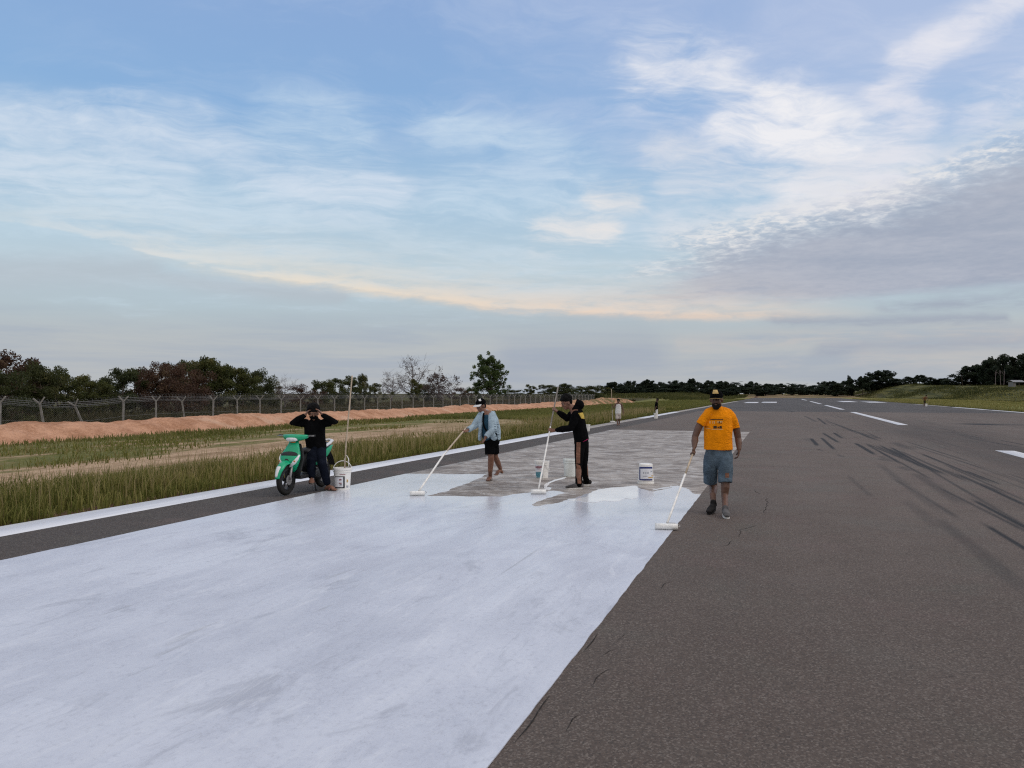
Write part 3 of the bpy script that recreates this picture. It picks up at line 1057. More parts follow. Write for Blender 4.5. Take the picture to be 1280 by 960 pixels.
def chain_geo(acc, pts, side=None, n=14, caps=True):
    """pts: list of (point, ra, rb); ra along `side`, rb across it. Closed tapered tube with rounded ends."""
    V, F = acc
    P0 = [(Vector(p[0]), p[1], p[2] if len(p) > 2 else p[1]) for p in pts]
    rows = []
    c0, c1 = caps if isinstance(caps, tuple) else (caps, caps)
    if c0:
        d = (P0[0][0] - P0[1][0]).normalized(); r = min(P0[0][1], P0[0][2])
        rows += [(P0[0][0] + d * r * .9, .3), (P0[0][0] + d * r * .55, .8)]
    ring = []
    if c0:
        ring += [(rows[0][0], P0[0][1] * .35, P0[0][2] * .35), (rows[1][0], P0[0][1] * .8, P0[0][2] * .8)]
    ring += P0
    if c1:
        d = (P0[-1][0] - P0[-2][0]).normalized(); r = min(P0[-1][1], P0[-1][2])
        ring += [(P0[-1][0] + d * r * .55, P0[-1][1] * .8, P0[-1][2] * .8), (P0[-1][0] + d * r * .9, P0[-1][1] * .35, P0[-1][2] * .35)]
    b0 = len(V)
    for i, (p, ra, rb) in enumerate(ring):
        t = (ring[min(i + 1, len(ring) - 1)][0] - ring[max(i - 1, 0)][0]).normalized()
        s = Vector(side) if side is not None else (RGT if abs(t.dot(RGT)) < .9 else FWD)
        a = (s - t * s.dot(t)).normalized()
        b = t.cross(a)
        for k in range(n):
            an = 2 * math.pi * k / n
            V.append(p + a * math.cos(an) * ra + b * math.sin(an) * rb)
    for i in range(len(ring) - 1):
        for k in range(n):
            k2 = (k + 1) % n
            F.append((b0 + i * n + k, b0 + i * n + k2, b0 + (i + 1) * n + k2, b0 + (i + 1) * n + k))
    F.append(tuple(b0 + k for k in reversed(range(n))))
    F.append(tuple(b0 + (len(ring) - 1) * n + k for k in range(n)))


def ell_geo(acc, c, ax, r, nu=16, nv=10, z0=-1.0):
    """ellipsoid; ax = (x,y,z) unit axes, r = radii; z0 cuts it off below that height (closed)"""
    V, F = acc
    b0 = len(V)
    c = Vector(c)
    th0 = math.acos(max(-1, min(1, z0)))
    for i in range(nv + 1):
        th = max(1e-3, min(math.pi - 1e-3, th0 * i / nv))
        for k in range(nu):
            ph = 2 * math.pi * k / nu
            V.append(c + ax[0] * (math.sin(th) * math.cos(ph) * r[0]) + ax[1] * (math.sin(th) * math.sin(ph) * r[1]) + ax[2] * (math.cos(th) * r[2]))
    for i in range(nv):
        for k in range(nu):
            k2 = (k + 1) % nu
            F.append((b0 + i * nu + k, b0 + (i + 1) * nu + k, b0 + (i + 1) * nu + k2, b0 + i * nu + k2))
    F.append(tuple(b0 + k for k in range(nu)))
    F.append(tuple(b0 + nv * nu + k for k in reversed(range(nu))))


def fuse(name, acc, mat, parent, voxel=.007, smooth=4, wrinkle=0.0, wscale=9.0, seed=0, cut=None):
    """grow the pieces together into one continuous skin"""
    V, F = acc
    me = bpy.data.meshes.new(name)
    me.from_pydata([tuple(v) for v in V], [], F)
    o = bpy.data.objects.new(name, me)
    COL.objects.link(o)
    m = o.modifiers.new('r', 'REMESH'); m.mode = 'VOXEL'; m.voxel_size = voxel
    s = o.modifiers.new('s', 'SMOOTH'); s.factor = .5; s.iterations = smooth
    dg = bpy.context.evaluated_depsgraph_get()
    me2 = bpy.data.meshes.new_from_object(o.evaluated_get(dg))
    bpy.data.objects.remove(o); bpy.data.meshes.remove(me)
    me2.name = name
    nv = len(me2.vertices)
    if wrinkle:
        c0 = np.empty(nv * 3, dtype=np.float32); me2.vertices.foreach_get('co', c0); c0 = c0.reshape(-1, 3)
        nr = np.empty(nv * 3, dtype=np.float32); me2.vertices.foreach_get('normal', nr); nr = nr.reshape(-1, 3)
        q = (c0 * wscale + np.array([seed, seed * 2.3, 0])) * np.array([1, 1, .6])
        c0 = c0 + nr * (wrinkle * .8 * (vn3(q) + .5 * vn3(q * 2.1 + 7)))[:, None]
        me2.vertices.foreach_set('co', c0.astype(np.float32).ravel())
    off = parent.location
    M = parent.matrix_basis.inverted() if parent.rotation_euler.z else None
    co = np.empty(nv * 3, dtype=np.float32)
    me2.vertices.foreach_get('co', co)
    co = co.reshape(-1, 3) - np.array(off[:], dtype=np.float32)
    me2.vertices.foreach_set('co', co.ravel())
    me2.polygons.foreach_set('use_smooth', [True] * len(me2.polygons))
    me2.materials.clear(); me2.materials.append(mat)
    me2.update()
    r = bpy.data.objects.new(name, me2)
    COL.objects.link(r); r.parent = parent
    return r


def plain(name, acc, mat, parent, smooth=True):
    """pieces as they are, moved into the parent's space"""
    off = parent.location
    return mesh_obj(name, [Vector(v) - off for v in acc[0]], acc[1], mat, parent, smooth)


def new(): return ([], [])


def frame(f, up=UPZ):
    f = Vector(f).normalized()
    r = f.cross(up).normalized()
    return r, f, r.cross(f)          # right, forward, up


def head_geo(acc, c, f, u=UPZ, s=1.0, beard=False):
    """head with brow, nose, lips, jaw and ears; c is the skull centre"""
    r, f, u = frame(f, u)
    c = Vector(c)
    ell_geo(acc, c + u * .025 * s - f * .008 * s, (r, f, u), (.075 * s, .094 * s, .092 * s), 20, 14)
    ell_geo(acc, c - u * .035 * s + f * .018 * s, (r, f, u), (.062 * s, .072 * s, .080 * s), 18, 12)
    ell_geo(acc, c - u * .088 * s + f * .052 * s, (r, f, u), (.036 * s, .034 * s, .028 * s), 12, 8)
    for k in (-1, 1):
        ell_geo(acc, c + r * k * .077 * s - u * .012 * s - f * .005 * s, (r, f, u), (.012 * s, .022 * s, .033 * s), 10, 8)
        ell_geo(acc, c + r * k * .036 * s + u * .020 * s + f * .079 * s, (r, f, u), (.030 * s, .014 * s, .010 * s), 10, 8)
        ell_geo(acc, c + r * k * .038 * s - u * .030 * s + f * .066 * s, (r, f, u), (.026 * s, .020 * s, .022 * s), 10, 8)
    chain_geo(acc, [(c + f * .088 * s + u * .008 * s, .010 * s), (c + f * .100 * s - u * .018 * s, .013 * s), (c + f * .102 * s - u * .030 * s, .019 * s, .013 * s)], r, 8)
    for dz, w in ((-.056, .026), (-.068, .024)):
        ell_geo(acc, c + u * dz * s + f * .086 * s, (r, f, u), (w * s, .012 * s, .0075 * s), 10, 8)
    if beard:
        ell_geo(acc, c - u * .088 * s + f * .058 * s, (r, f, u), (.052 * s, .045 * s, .042 * s), 14, 10)
    return r, f, u


def eyes(parent, c, f, u=UPZ, s=1.0):
    r, f, u = frame(f, u)
    c = Vector(c)
    for k in (-1, 1):
        a = new(); ell_geo(a, c + r * k * .033 * s + u * .004 * s + f * .078 * s, (r, f, u), (.013 * s, .009 * s, .0075 * s), 10, 8)
        e = plain('eye', a, M_EYE, parent)
        a = new(); ell_geo(a, c + r * k * .033 * s + u * .004 * s + f * .0855 * s, (r, f, u), (.0055 * s, .003 * s, .0055 * s), 8, 6)
        i = plain('iris', a, M_BLACK, parent); i.parent = e


def grip_hand(acc, wrist, pole_p, pole_d, s=1.0):
    """palm behind the pole, four unequal fingers wrapped round it, thumb closing from the other side"""
    wrist, q, d = Vector(wrist), Vector(pole_p), Vector(pole_d).normalized()
    w = wrist - q; w = (w - d * w.dot(d))
    w = w.normalized() if w.length > .01 else d.orthogonal().normalized()
    t = d.cross(w)
    pc = q + w * .036 * s
    chain_geo(acc, [(wrist, .027 * s, .022 * s), (wrist.lerp(pc, .55), .033 * s, .020 * s), (pc, .040 * s, .018 * s)], d, 12)
    for k in range(4):
        o = d * ((k - 1.5) * .0195 * s)
        L = (200, 225, 215, 180)[k]
        pts = []
        for j in range(6):
            an = math.radians(12 + L * j / 5)
            rr = .027 * s
            pts.append((q + o + (w * math.cos(an) + t * math.sin(an)) * rr, (.0098 - .0007 * j) * s))
        chain_geo(acc, [(pc + o, .0105 * s)] + pts, None, 8)
    o = d * (-.045 * s)
    pts = [(wrist.lerp(pc, .55) + o * .5, .013 * s)]
    for j in range(4):
        an = math.radians(-15 - 40 * j)
        pts.append((q + o * (1 - .12 * j) + (w * math.cos(an) + t * math.sin(an)) * .027 * s, (.012 - .001 * j) * s))
    chain_geo(acc, pts, None, 8)


def open_hand(acc, wrist, direc, palm_n, curl=.5, s=1.0, thumb=1):
    """relaxed hand: palm, four unequal bent fingers, thumb leaving the side of the palm near its base"""
    w, d, n = Vector(wrist), Vector(direc).normalized(), Vector(palm_n).normalized()
    n = (n - d * n.dot(d)).normalized()
    sd = d.cross(n)
    chain_geo(acc, [(w, .026 * s, .021 * s), (w + d * .04 * s, .038 * s, .017 * s), (w + d * .088 * s, .041 * s, .013 * s)], sd, 12)
    for k in range(4):
        L = (.066, .078, .073, .056)[k] * s
        p = w + d * .088 * s + sd * ((1.5 - k) * .0205 * s * thumb)
        dd = d + sd * ((1.5 - k) * .06 * thumb)
        pts = [(p, .0100 * s)]
        a = 0
        for j in range(3):
            a += curl * (.45 + .2 * j)
            p = p + (dd.normalized() * math.cos(a) + n * math.sin(a)) * L * (.42, .32, .26)[j]
            pts.append((p, (.0092, .0084, .0072)[j] * s))
        chain_geo(acc, pts, None, 8)
    p = w + d * .022 * s + sd * .030 * s * thumb
    pts = [(p, .0135 * s)]
    dr = (d * .7 + sd * .75 * thumb + n * .25).normalized()
    for j in range(3):
        p = p + dr * (.036, .030, .024)[j] * s
        dr = (dr + n * .25 * curl + d * .2).normalized()
        pts.append((p, (.0118, .0105, .0085)[j] * s))
    chain_geo(acc, pts, None, 8)


def foot_geo(acc, ankle, toe, s=1.0):
    ankle, toe = Vector(ankle), Vector(toe)
    h = (toe - ankle); h.z = 0; h.normalize()
    heel = ankle - h * .045 * s; heel.z = max(toe.z, ankle.z - .075)
    sd = h.cross(UPZ)
    mid = ankle.lerp(toe, .5)
    chain_geo(acc, [(heel, .030 * s, .030 * s), (ankle.lerp(heel, .45) + h * .02, .036 * s, .040 * s), (mid, .042 * s, .030 * s), (toe - h * .035 * s, .046 * s, .020 * s), (toe, .040 * s, .014 * s)], sd, 12)


def shoe(parent, ankle, toe, mat, sole_mat, s=1.0, name='shoe'):
    ankle, toe = Vector(ankle), Vector(toe)
    h = (toe - ankle); h.z = 0; L = h.length; h.normalize()
    sd = h.cross(UPZ)
    a = new()
    heel = Vector((ankle.x, ankle.y, 0)) - h * .06 * s
    drop = ankle.z - .095
    zz = lambda t: max(0, drop) * (1 - t) + toe.z * 0 
    pts = []
    for t, w, hgt in ((0, .034, .042), (.2, .042, .046), (.45, .044, .040), (.75, .050, .028), (1.0, .042, .020)):
        p = heel.lerp(Vector((toe.x, toe.y, 0)), t)
        p.z = zz(t) + .022 + hgt
        pts.append((p, w * s, hgt * s))
    chain_geo(a, pts, sd, 14)
    chain_geo(a, [(ankle - UPZ * .05, .042 * s), (ankle + UPZ * .005, .044 * s)], sd, 12)
    o = fuse(name, a, mat, parent, .007, 3)
    a = new()
    n = 14
    V, F = a
    prof = []
    for k in range(n):
        an = 2 * math.pi * k / n
        t = .5 + .53 * math.cos(an)
        w = (.040 + .012 * t) * math.sin(an) * s
        p = heel.lerp(Vector((toe.x, toe.y, 0)), t) + sd * w
        prof.append((p, zz(min(max(t, 0), 1))))
    for dz in (.001, .030):
        for p, z in prof: V.append(Vector((p.x, p.y, z + dz)))
    for k in range(n):
        k2 = (k + 1) % n
        F.append((k, k2, n + k2, n + k))
    F.append(tuple(range(n - 1, -1, -1))); F.append(tuple(range(n, 2 * n)))
    so = plain('sole', a, sole_mat, parent, False)
    so.parent = o
    return o


def cap_parts(parent, c, f, u, crown_mat, brim_mat, s=1.0, trim=None):
    r, f, u = frame(f, u)
    c = Vector(c)
    a = new()
    ell_geo(a, c + u * .030 * s - f * .006 * s, (r, f, u), (.086 * s, .104 * s, .100 * s), 24, 10, .0)
    o = plain('cap', a, crown_mat, parent)
    V, F = new()
    n = 12
    for lay in (0, .006):
        for i in range(n + 1):
            an = math.radians(-68 + 136 * i / n)
            for j, ext in enumerate((0, .5, 1.0)):
                e = ext * (.072 * s) * math.cos(an * .92) ** .5
                p = c + u * (.032 * s + lay - .010 * ext * s - .022 * abs(math.sin(an)) ** 2 * ext * s) + r * math.sin(an) * (.086 + .006 * ext) * s + f * (math.cos(an) * .100 * s + e)
                V.append(p)
    m = 3
    tot = (n + 1) * m
    for i in range(n):
        for j in range(m - 1):
            q = (i * m + j, i * m + j + 1, (i + 1) * m + j + 1, (i + 1) * m + j)
            F.append(tuple(reversed(q))); F.append(tuple(x + tot for x in q))
        F.append((i * m + 2, i * m + 2 + tot, (i + 1) * m + 2 + tot, (i + 1) * m + 2))
        F.append((i * m, (i + 1) * m, (i + 1) * m + tot, i * m + tot))
    b = plain('brim', (V, F), brim_mat, parent)
    b.parent = o
    if trim:
        pts = []
        for i in range(n + 1):
            p = Vector(V[tot + i * m + 2]); pts.append(p)
        t = plain('brim_edge', tubes_mesh([(pts, [.0032] * len(pts))], 6), trim, parent)
        t.parent = o
    a = new(); ell_geo(a, c + u * .131 * s - f * .006 * s, (r, f, u), (.010 * s, .010 * s, .006 * s), 8, 6)
    t = plain('top_button', a, crown_mat, parent); t.parent = o
    return o


def decal(name, target, quad, mat, parent, nx=6, ny=6, off=.003, tree=None):
    """a printed patch lying on a surface: corners (photo px) are laid on the target mesh"""
    if tree is None:
        tree = bvh(target)
    c00, c10, c11, c01 = [Vector((q[0], q[1], 0)) for q in quad]
    V, F = [], []
    for j in range(ny + 1):
        for i in range(nx + 1):
            p = c00.lerp(c10, i / nx).lerp(c01.lerp(c11, i / nx), j / ny)
            d = ray(p.x, p.y).normalized()
            h = tree.ray_cast(CPOS, d)
            V.append(None if h[0] is None else h[0] + h[1] * off)
    for j in range(ny):
        for i in range(nx):
            k = j * (nx + 1) + i
            q = (k, k + nx + 1, k + nx + 2, k + 1)
            if all(V[x] is not None for x in q):
                ps = [V[x] for x in q]
                if max((ps[a] - ps[(a + 1) % 4]).length for a in range(4)) < .12:
                    F.append(q)
    if not F: return None
    # keep the largest connected piece
    comp = {}
    for f in F:
        hit = {id(comp[x]): comp[x] for x in f if x in comp}
        s = set(f).union(*hit.values()) if hit else set(f)
        for x in s: comp[x] = s
    big = max(comp.values(), key=len)
    F = [f for f in F if f[0] in big]
    used = sorted({x for f in F for x in f}); idx = {x: i for i, x in enumerate(used)}
    root = parent
    while root.parent is not None: root = root.parent
    inv = root.matrix_basis.copy(); 
    inv = (Matrix.Translation(root.location) @ root.rotation_euler.to_matrix().to_4x4()).inverted()
    return mesh_obj(name, [inv @ V[x] for x in used], [tuple(idx[x] for x in f) for f in F], mat, parent, True)


def bvh(o):
    root = o
    while root.parent is not None: root = root.parent
    M = Matrix.Translation(root.location) @ root.rotation_euler.to_matrix().to_4x4()
    return BVHTree.FromPolygons([M @ v.co for v in o.data.vertices], [tuple(p.vertices) for p in o.data.polygons])


def skin_mat(name, c):
    m, b = new_mat(name, 0.5, 0.45)
    oc = objcoord()
    n = noise(oc, 14.0, 4, 0.6)
    setc(b, mixc(sstep(n, .3, .7), tuple(x * .8 for x in c), tuple(x * 1.15 for x in c)))
    setv(b, 'Roughness', 0.44 + n * 0.2)
    return m


def cloth(name, c, var=.18, rough=.9, sc=24.0, weave=220.0, spec=.08, sheen=.03):
    m, b = new_mat(name, rough, spec)
    oc = objcoord()
    n = noise(oc, sc * .35, 5, .6)
    setc(b, mixc(sstep(n, .3, .7), tuple(x * (1 - var) for x in c), tuple(min(1, x * (1 + var)) for x in c)))
    b.inputs['Sheen Weight'].default_value = sheen
    fold = (noise(oc, 7.0, 3, .5, 1.6) - .5).abs() * -2.4 + noise(oc, 16.0, 3, .6, .8) * .5
    bump(b, noise(oc, weave, 2, .6) * .12 + fold, .75, .022)
    return m


M_SKIN = skin_mat('dark_skin', (0.130, 0.066, 0.043))
M_SKIN2 = skin_mat('brown_skin', (0.20, 0.095, 0.060))
M_EYE = simple_mat('eye_white', (0.30, 0.27, 0.24), .3, .5, var=.05)
M_BLACK = simple_mat('black', (0.010, 0.010, 0.011), .6, .3)
M_HAIR = simple_mat('black_hair', (0.005, 0.0045, 0.0045), .8, .12, scale=90, bmp=.8)
M_BEARD = simple_mat('beard', (0.014, 0.012, 0.011), .9, .1, scale=120, bmp=.8)
M_ORANGE = cloth('orange_cotton', (0.86, 0.270, 0.004), .14)
def splash(m, s, lo):
    E.nt = m.node_tree
    b = E.nt.nodes['Principled BSDF']
    l = b.inputs['Base Color'].links[0].from_socket
    n = noise(objcoord(), s, 3, .65, .6)
    setc(b, mixc(sstep(n, lo, lo + .05) * .75, l, (0.62, 0.60, 0.56)))


splash(M_ORANGE, 26.0, .70)
M_SHORTS = cloth('grey_blue_denim', (0.085, 0.118, 0.150), .30)
M_BLACKC = cloth('black_cotton', (0.0045, 0.0045, 0.005), .3, spec=.03, sheen=0.0)
M_DENIM = cloth('dark_denim', (0.008, 0.010, 0.017), .3, spec=.03, sheen=0.0)
M_BLUESH = cloth('pale_blue_cotton', (0.36, 0.46, 0.53), .16)
M_NAVY = cloth('navy_cotton', (0.022, 0.060, 0.095), .3)
M_WHITEC = cloth('white_cotton', (0.74, 0.73, 0.72), .08)
M_TAN = cloth('tan_cloth', (0.20, 0.098, 0.066), .3)
M_MAGENTA = cloth('magenta_cotton', (0.33, 0.015, 0.085), .2)
M_YELLOW = cloth('yellow_print', (0.62, 0.44, 0.10), .2)
M_SOLE = simple_mat('white_rubber', (0.62, 0.60, 0.57), .7)
M_SHOE = cloth('grey_shoe', (0.10, 0.095, 0.095), .4)
M_DKSHOE = cloth('dark_shoe', (0.022, 0.020, 0.020), .3)
M_GOLD = cloth('gold_badge', (0.52, 0.36, 0.15), .2)
M_PRINT = simple_mat('dark_print', (0.05, 0.03, 0.015), .9)
M_PRINTL = simple_mat('pale_print', (0.78, 0.50, 0.22), .9)
M_SANDAL = simple_mat('sandal', (0.09, 0.075, 0.065), .8)


def hair_geo(acc, c, f, u, s=1.0, seed=1, drop=.0, amp=1.0, tufts=70):
    r, f, u = frame(f, u)
    c = Vector(c)
    ell_geo(acc, c + u * .036 * s - f * .016 * s, (r, f, u), (.084 * s, .098 * s, .094 * s), 20, 12, -.15)
    ell_geo(acc, c + u * .0 * s - f * .045 * s, (r, f, u), (.076 * s, .060 * s, .085 * s), 16, 10)
    rnd = random.Random(seed)
    for k in range(tufts):
        th = math.acos(rnd.uniform(-.05, 1)); ph = rnd.uniform(0, 6.28)
        d = r * math.sin(th) * math.cos(ph) * .086 + f * math.sin(th) * math.sin(ph) * .096 + u * math.cos(th) * .096
        if d.dot(f) > .05 and d.dot(u) < .045: continue
        p = c + u * .034 * s - f * .016 * s + d * s
        ell_geo(acc, p, (r, f, u), (rnd.uniform(.012, .024) * s * amp,) * 3, 8, 6)


class Fig:
    """a person in photo coordinates: J turns an enlarged-crop pixel and a depth offset into a point"""
    def __init__(self, ox, oy, sc, d0, foot, label, group=None):
        self.ox, self.oy, self.sc, self.d0 = ox, oy, sc, d0
        loc = Vector((foot[0], foot[1], 0))
        self.root = tag(empty('person', loc), label, 'person', group)
        v = ray(*self.px(*self.mid)) if hasattr(self, 'mid') else (loc - Vector((0, 0, 0)))
        v = Vector((v.x, v.y, 0)).normalized()
        self.v = v                                  # away from the camera
        self.r = v.cross(UPZ)                       # to the right as seen
        self.m = d0 / FPX / sc

    def px(self, x, y): return self.ox + x / self.sc, self.oy + y / self.sc
    def J(self, x, y, dy=0.0): return P(*self.px(x, y), self.d0 + dy)
    def g(self, x, y, z=0.0): return G(*self.px(x, y), z)


# ================================================================== paint rollers
M_WOODP = simple_mat('pole_wood', (0.46, 0.37, 0.27), .6, .3, scale=12, var=.18)
M_POLEW = simple_mat('paint_covered', (0.84, 0.82, 0.78), .55, .4, scale=20, var=.12)
M_SLEEVE = simple_mat('wet_sleeve', (0.85, 0.84, 0.81), .6, .3, scale=45, var=.12, bmp=.6)
M_ROD = simple_mat('steel_rod', (0.45, 0.44, 0.42), .4, .5, .6)


def roller(root_p, pts, axis, width, label, bend=True, r=.015, mat=None, rs=.036, group='paint rollers on poles'):
    """pole through world points (top to bottom), frame and sleeve lying on the ground at root_p"""
    root_p = Vector(root_p)
    t = tag(empty('paint_roller', (root_p.x, root_p.y, 0)), label, 'paint roller', group)
    ax = Vector(axis).normalized()
    c = Vector((root_p.x, root_p.y, rs + .009))
    a = new(); chain_geo(a, [(c - ax * width / 2, rs), (c - ax * width * .25, rs * 1.03), (c + ax * width * .25, rs * 1.03), (c + ax * width / 2, rs)], UPZ, 16, False)
    plain('roller_sleeve', a, M_SLEEVE, t)
    end = Vector(pts[-1])
    k = c + ax * (width / 2 + .025)
    q = end.lerp(c, .45) + UPZ * .02
    rod = [end, q, q + ax * (width / 2 + .02) * .6, k + (q - c) * .35, k, c + ax * width * .46]
    plain('roller_frame', tubes_mesh([(rod, [.0045] * len(rod))], 6), M_ROD, t)
    pts = [Vector(p) for p in pts]
    fine = []
    for i in range(len(pts) - 1):
        for j in range(6): fine.append(pts[i].lerp(pts[i + 1], j / 6))
    fine.append(pts[-1])
    n = len(fine)
    cutk = int(n * .62)
    plain('pole', tubes_mesh([(fine[:cutk + 1], [r] * (cutk + 1))], 10), mat or M_WOODP, t)
    plain('painted_pole_end', tubes_mesh([(fine[cutk:], [r * 1.06] * (n - cutk))], 10), M_POLEW, t)
    return t


# ================================================================== man in orange
def make_orange_man():
    F = Fig(800, 470, 4.8, 10.45, G(898, 637), 'man in an orange t-shirt, blue-grey shorts and dark cap, walking with a paint roller')
    J, root, r, v = F.J, F.root, F.r, F.v
    f = -v
    skin = new()
    hc = J(459, 140, -.03)
    hf = (f - r * .10 - UPZ * .10).normalized()
    hu = (UPZ + f * -.0 + hf * .1).normalized()
    head_geo(skin, hc, hf, hu, 1.04)
    chain_geo(skin, [(J(462, 168, .02), .062), (J(466, 203, .02), .060), (J(468, 225, .03), .060)], r)
    chain_geo(skin, [(J(470, 238, .01), .13, .07), (J(469, 300), .16, .09), (J(470, 420), .17, .11), (J(470, 470), .17, .11)], r)
    # pole first: sleeve on the ground, pole through the right hand
    base = F.g(158, 905, .03)
    rp = F.g(158, 925)
    h1 = J(318, 462, -.14)
    low = P(*F.px(163, 882), depth_of(rp) + .06)
    dirp = (h1 - low).normalized()
    ptop = h1 + dirp * .36
    sl, sr = J(378, 240), J(562, 240)
    el1, wr1 = J(330, 365, .0), J(326, 425, -.10)
    chain_geo(skin, [(J(392, 252), .045), (J(354, 300), .053), (el1, .046), (J(328, 392, -.04), .047), (wr1, .032)], r)
    grip_hand(skin, wr1, h1, dirp)
    el2, wr2 = J(588, 372, .04), J(594, 438, -.03)
    chain_geo(skin, [(J(548, 252), .045), (J(576, 304, .02), .053), (el2, .046), (J(592, 400, .01), .046), (wr2, .032)], r)
    open_hand(skin, wr2, (-UPZ - r * .10 + f * .12), -r, .75, 1.0, 1)
    fa, ft = F.g(512, 795, .105), F.g(517, 815, .02)
    kn2 = J(512, 618, -.17)
    an2 = Vector((fa.x, fa.y, .105))
    chain_geo(skin, [(J(512, 520, -.06), .078), (kn2, .060), (J(512, 668, -.19), .058), (J(508, 720, -.2), .046), (an2, .037)], r)
    rf = F.g(440, 768, .12)
    an1 = Vector((rf.x, rf.y, .14))
    kn1 = J(432, 610, .08)
    chain_geo(skin, [(J(425, 520, .02), .082), (kn1, .060), (J(440, 665, .16), .058), (an1.lerp(kn1, .3), .046), (an1, .037)], r)
    toe2 = an2 + f * .22 + r * .02; toe2.z = .03
    toe1 = an1 + f * .20 - r * .06; toe1.z = .03
    foot_geo(skin, an2, toe2 - f * .05, .72); foot_geo(skin, an1, toe1 - f * .05, .72)
    fuse('body', skin, M_SKIN, root, .0065, 3)
    eyes(root, hc, hf, hu, 1.04)
    # beard and jaw hair
    R_, F_, U_ = frame(hf, hu)
    a = new()
    ell_geo(a, hc - U_ * .078 + F_ * .036, (R_, F_, U_), (.064, .066, .055), 16, 10)
    ell_geo(a, hc - U_ * .100 + F_ * .060, (R_, F_, U_), (.046, .046, .040), 16, 10)
    ell_geo(a, hc - U_ * .051 + F_ * .094, (R_, F_, U_), (.034, .011, .007), 12, 8)
    fuse('beard', a, M_BEARD, root, .006, 1, .004, 60)
    cap_parts(root, hc + U_ * .004, hf, hu, M_BLACKC, M_BLACKC, 1.06, M_GOLD)
    # shirt
    s = new()
    chain_geo(s, [(J(467, 199, .02), .075, .07), (J(469, 208, .015), .125, .085), (J(470, 222, .01), .175, .10), (J(470, 246), .195, .114), (J(470, 300), .198, .132), (J(468, 360), .195, .142), (J(469, 410), .196, .146), (J(470, 434), .199, .150), (J(470, 441), .199, .150)], r, 18, (True, False))
    chain_geo(s, [(J(410, 232), .072, .085), (J(383, 258, -.005), .070, .074), (J(366, 284, -.01), .070, .070), (J(362, 291, -.01), .071, .071)], r, 16, (True, False))
    chain_geo(s, [(J(532, 232), .072, .085), (J(558, 268), .070, .074), (J(570, 308, .01), .070, .070), (J(571, 314, .01), .071, .071)], r, 16, (True, False))
    chain_geo(s, [(J(440, 214, .01), .070, .085), (J(412, 228, .005), .078, .085), (J(393, 250, .0), .074, .078)], r)
    chain_geo(s, [(J(500, 214, .01), .070, .085), (J(530, 228, .005), .078, .085), (J(549, 250, .0), .074, .078)], r)
    sh = fuse('shirt', s, M_ORANGE, root, .0075, 3, .009, 9, 3)
    # print on the chest: two lines of worn lettering too faint to read, kept as broken strokes
    tr = bvh(sh)
    zc = lambda x, y: (870 + x / 12.0, 480 + y / 12.0)
    rnd = random.Random(5)

    def bar(x0, y0, x1, y1, m): decal('chest_print', sh, [zc(x0, y0), zc(x1, y0), zc(x1, y1), zc(x0, y1)], m, sh, 5, 2, .0035, tr)
    bar(215, 528, 405, 540, M_PRINT)
    for x in range(205, 400, 22):
        if rnd.random() < .85:
            h = rnd.uniform(18, 40); bar(x, 556, x + rnd.uniform(7, 15), 556 + h, M_PRINTL)
    bar(335, 560, 385, 575, M_PRINT); bar(340, 575, 352, 600, M_PRINT); bar(368, 585, 384, 600, M_PRINT)
    bar(262, 628, 312, 668, M_PRINT); bar(322, 640, 345, 664, M_PRINT); bar(352, 630, 388, 668, M_PRINT)
    bar(130, 640, 200, 648, M_PRINT); bar(235, 676, 400, 683, M_PRINTL); bar(150, 662, 220, 668, M_PRINTL)
    # shorts
    s = new()
    chain_geo(s, [(J(470, 425), .172, .122), (J(470, 470), .190, .136), (J(470, 505), .190, .136)], r)
    chain_geo(s, [(J(428, 480), .102, .12), (J(423, 560, .02), .100, .108), (J(422, 624, .06), .096, .098), (J(422, 634, .07), .097, .099)], r, 16, (True, False))
    chain_geo(s, [(J(512, 475, -.02), .105, .125), (J(514, 560, -.10), .102, .116), (J(512, 630, -.175), .097, .107), (J(512, 640, -.18), .098, .108)], r, 16, (True, False))
    so = fuse('shorts', s, M_SHORTS, root, .0075, 2, .008, 10, 7)
    zq = lambda x, y: (800 + x / 4.8, 470 + y / 4.8)
    decal('shorts_badge', so, [zq(512, 582), zq(534, 582), zq(534, 610), zq(512, 610)], M_TAN, so, 3, 3)
    shoe(root, an2, toe2, M_SHOE, M_SOLE)
    shoe(root, an1, toe1, M_DKSHOE, M_DKSHOE)
    # cap badge
    capo = [c for c in root.children if c.name.startswith('cap')][0]
    decal('cap_badge', capo, [zc(262, 92), zc(318, 92), zc(338, 148), zc(250, 148)], M_GOLD, capo, 8, 8, .006)
    roller(rp, [ptop, h1, low], r + v * .12, .27, 'paint roller on a bent white pole held by the man in orange', r=.014)


make_orange_man()


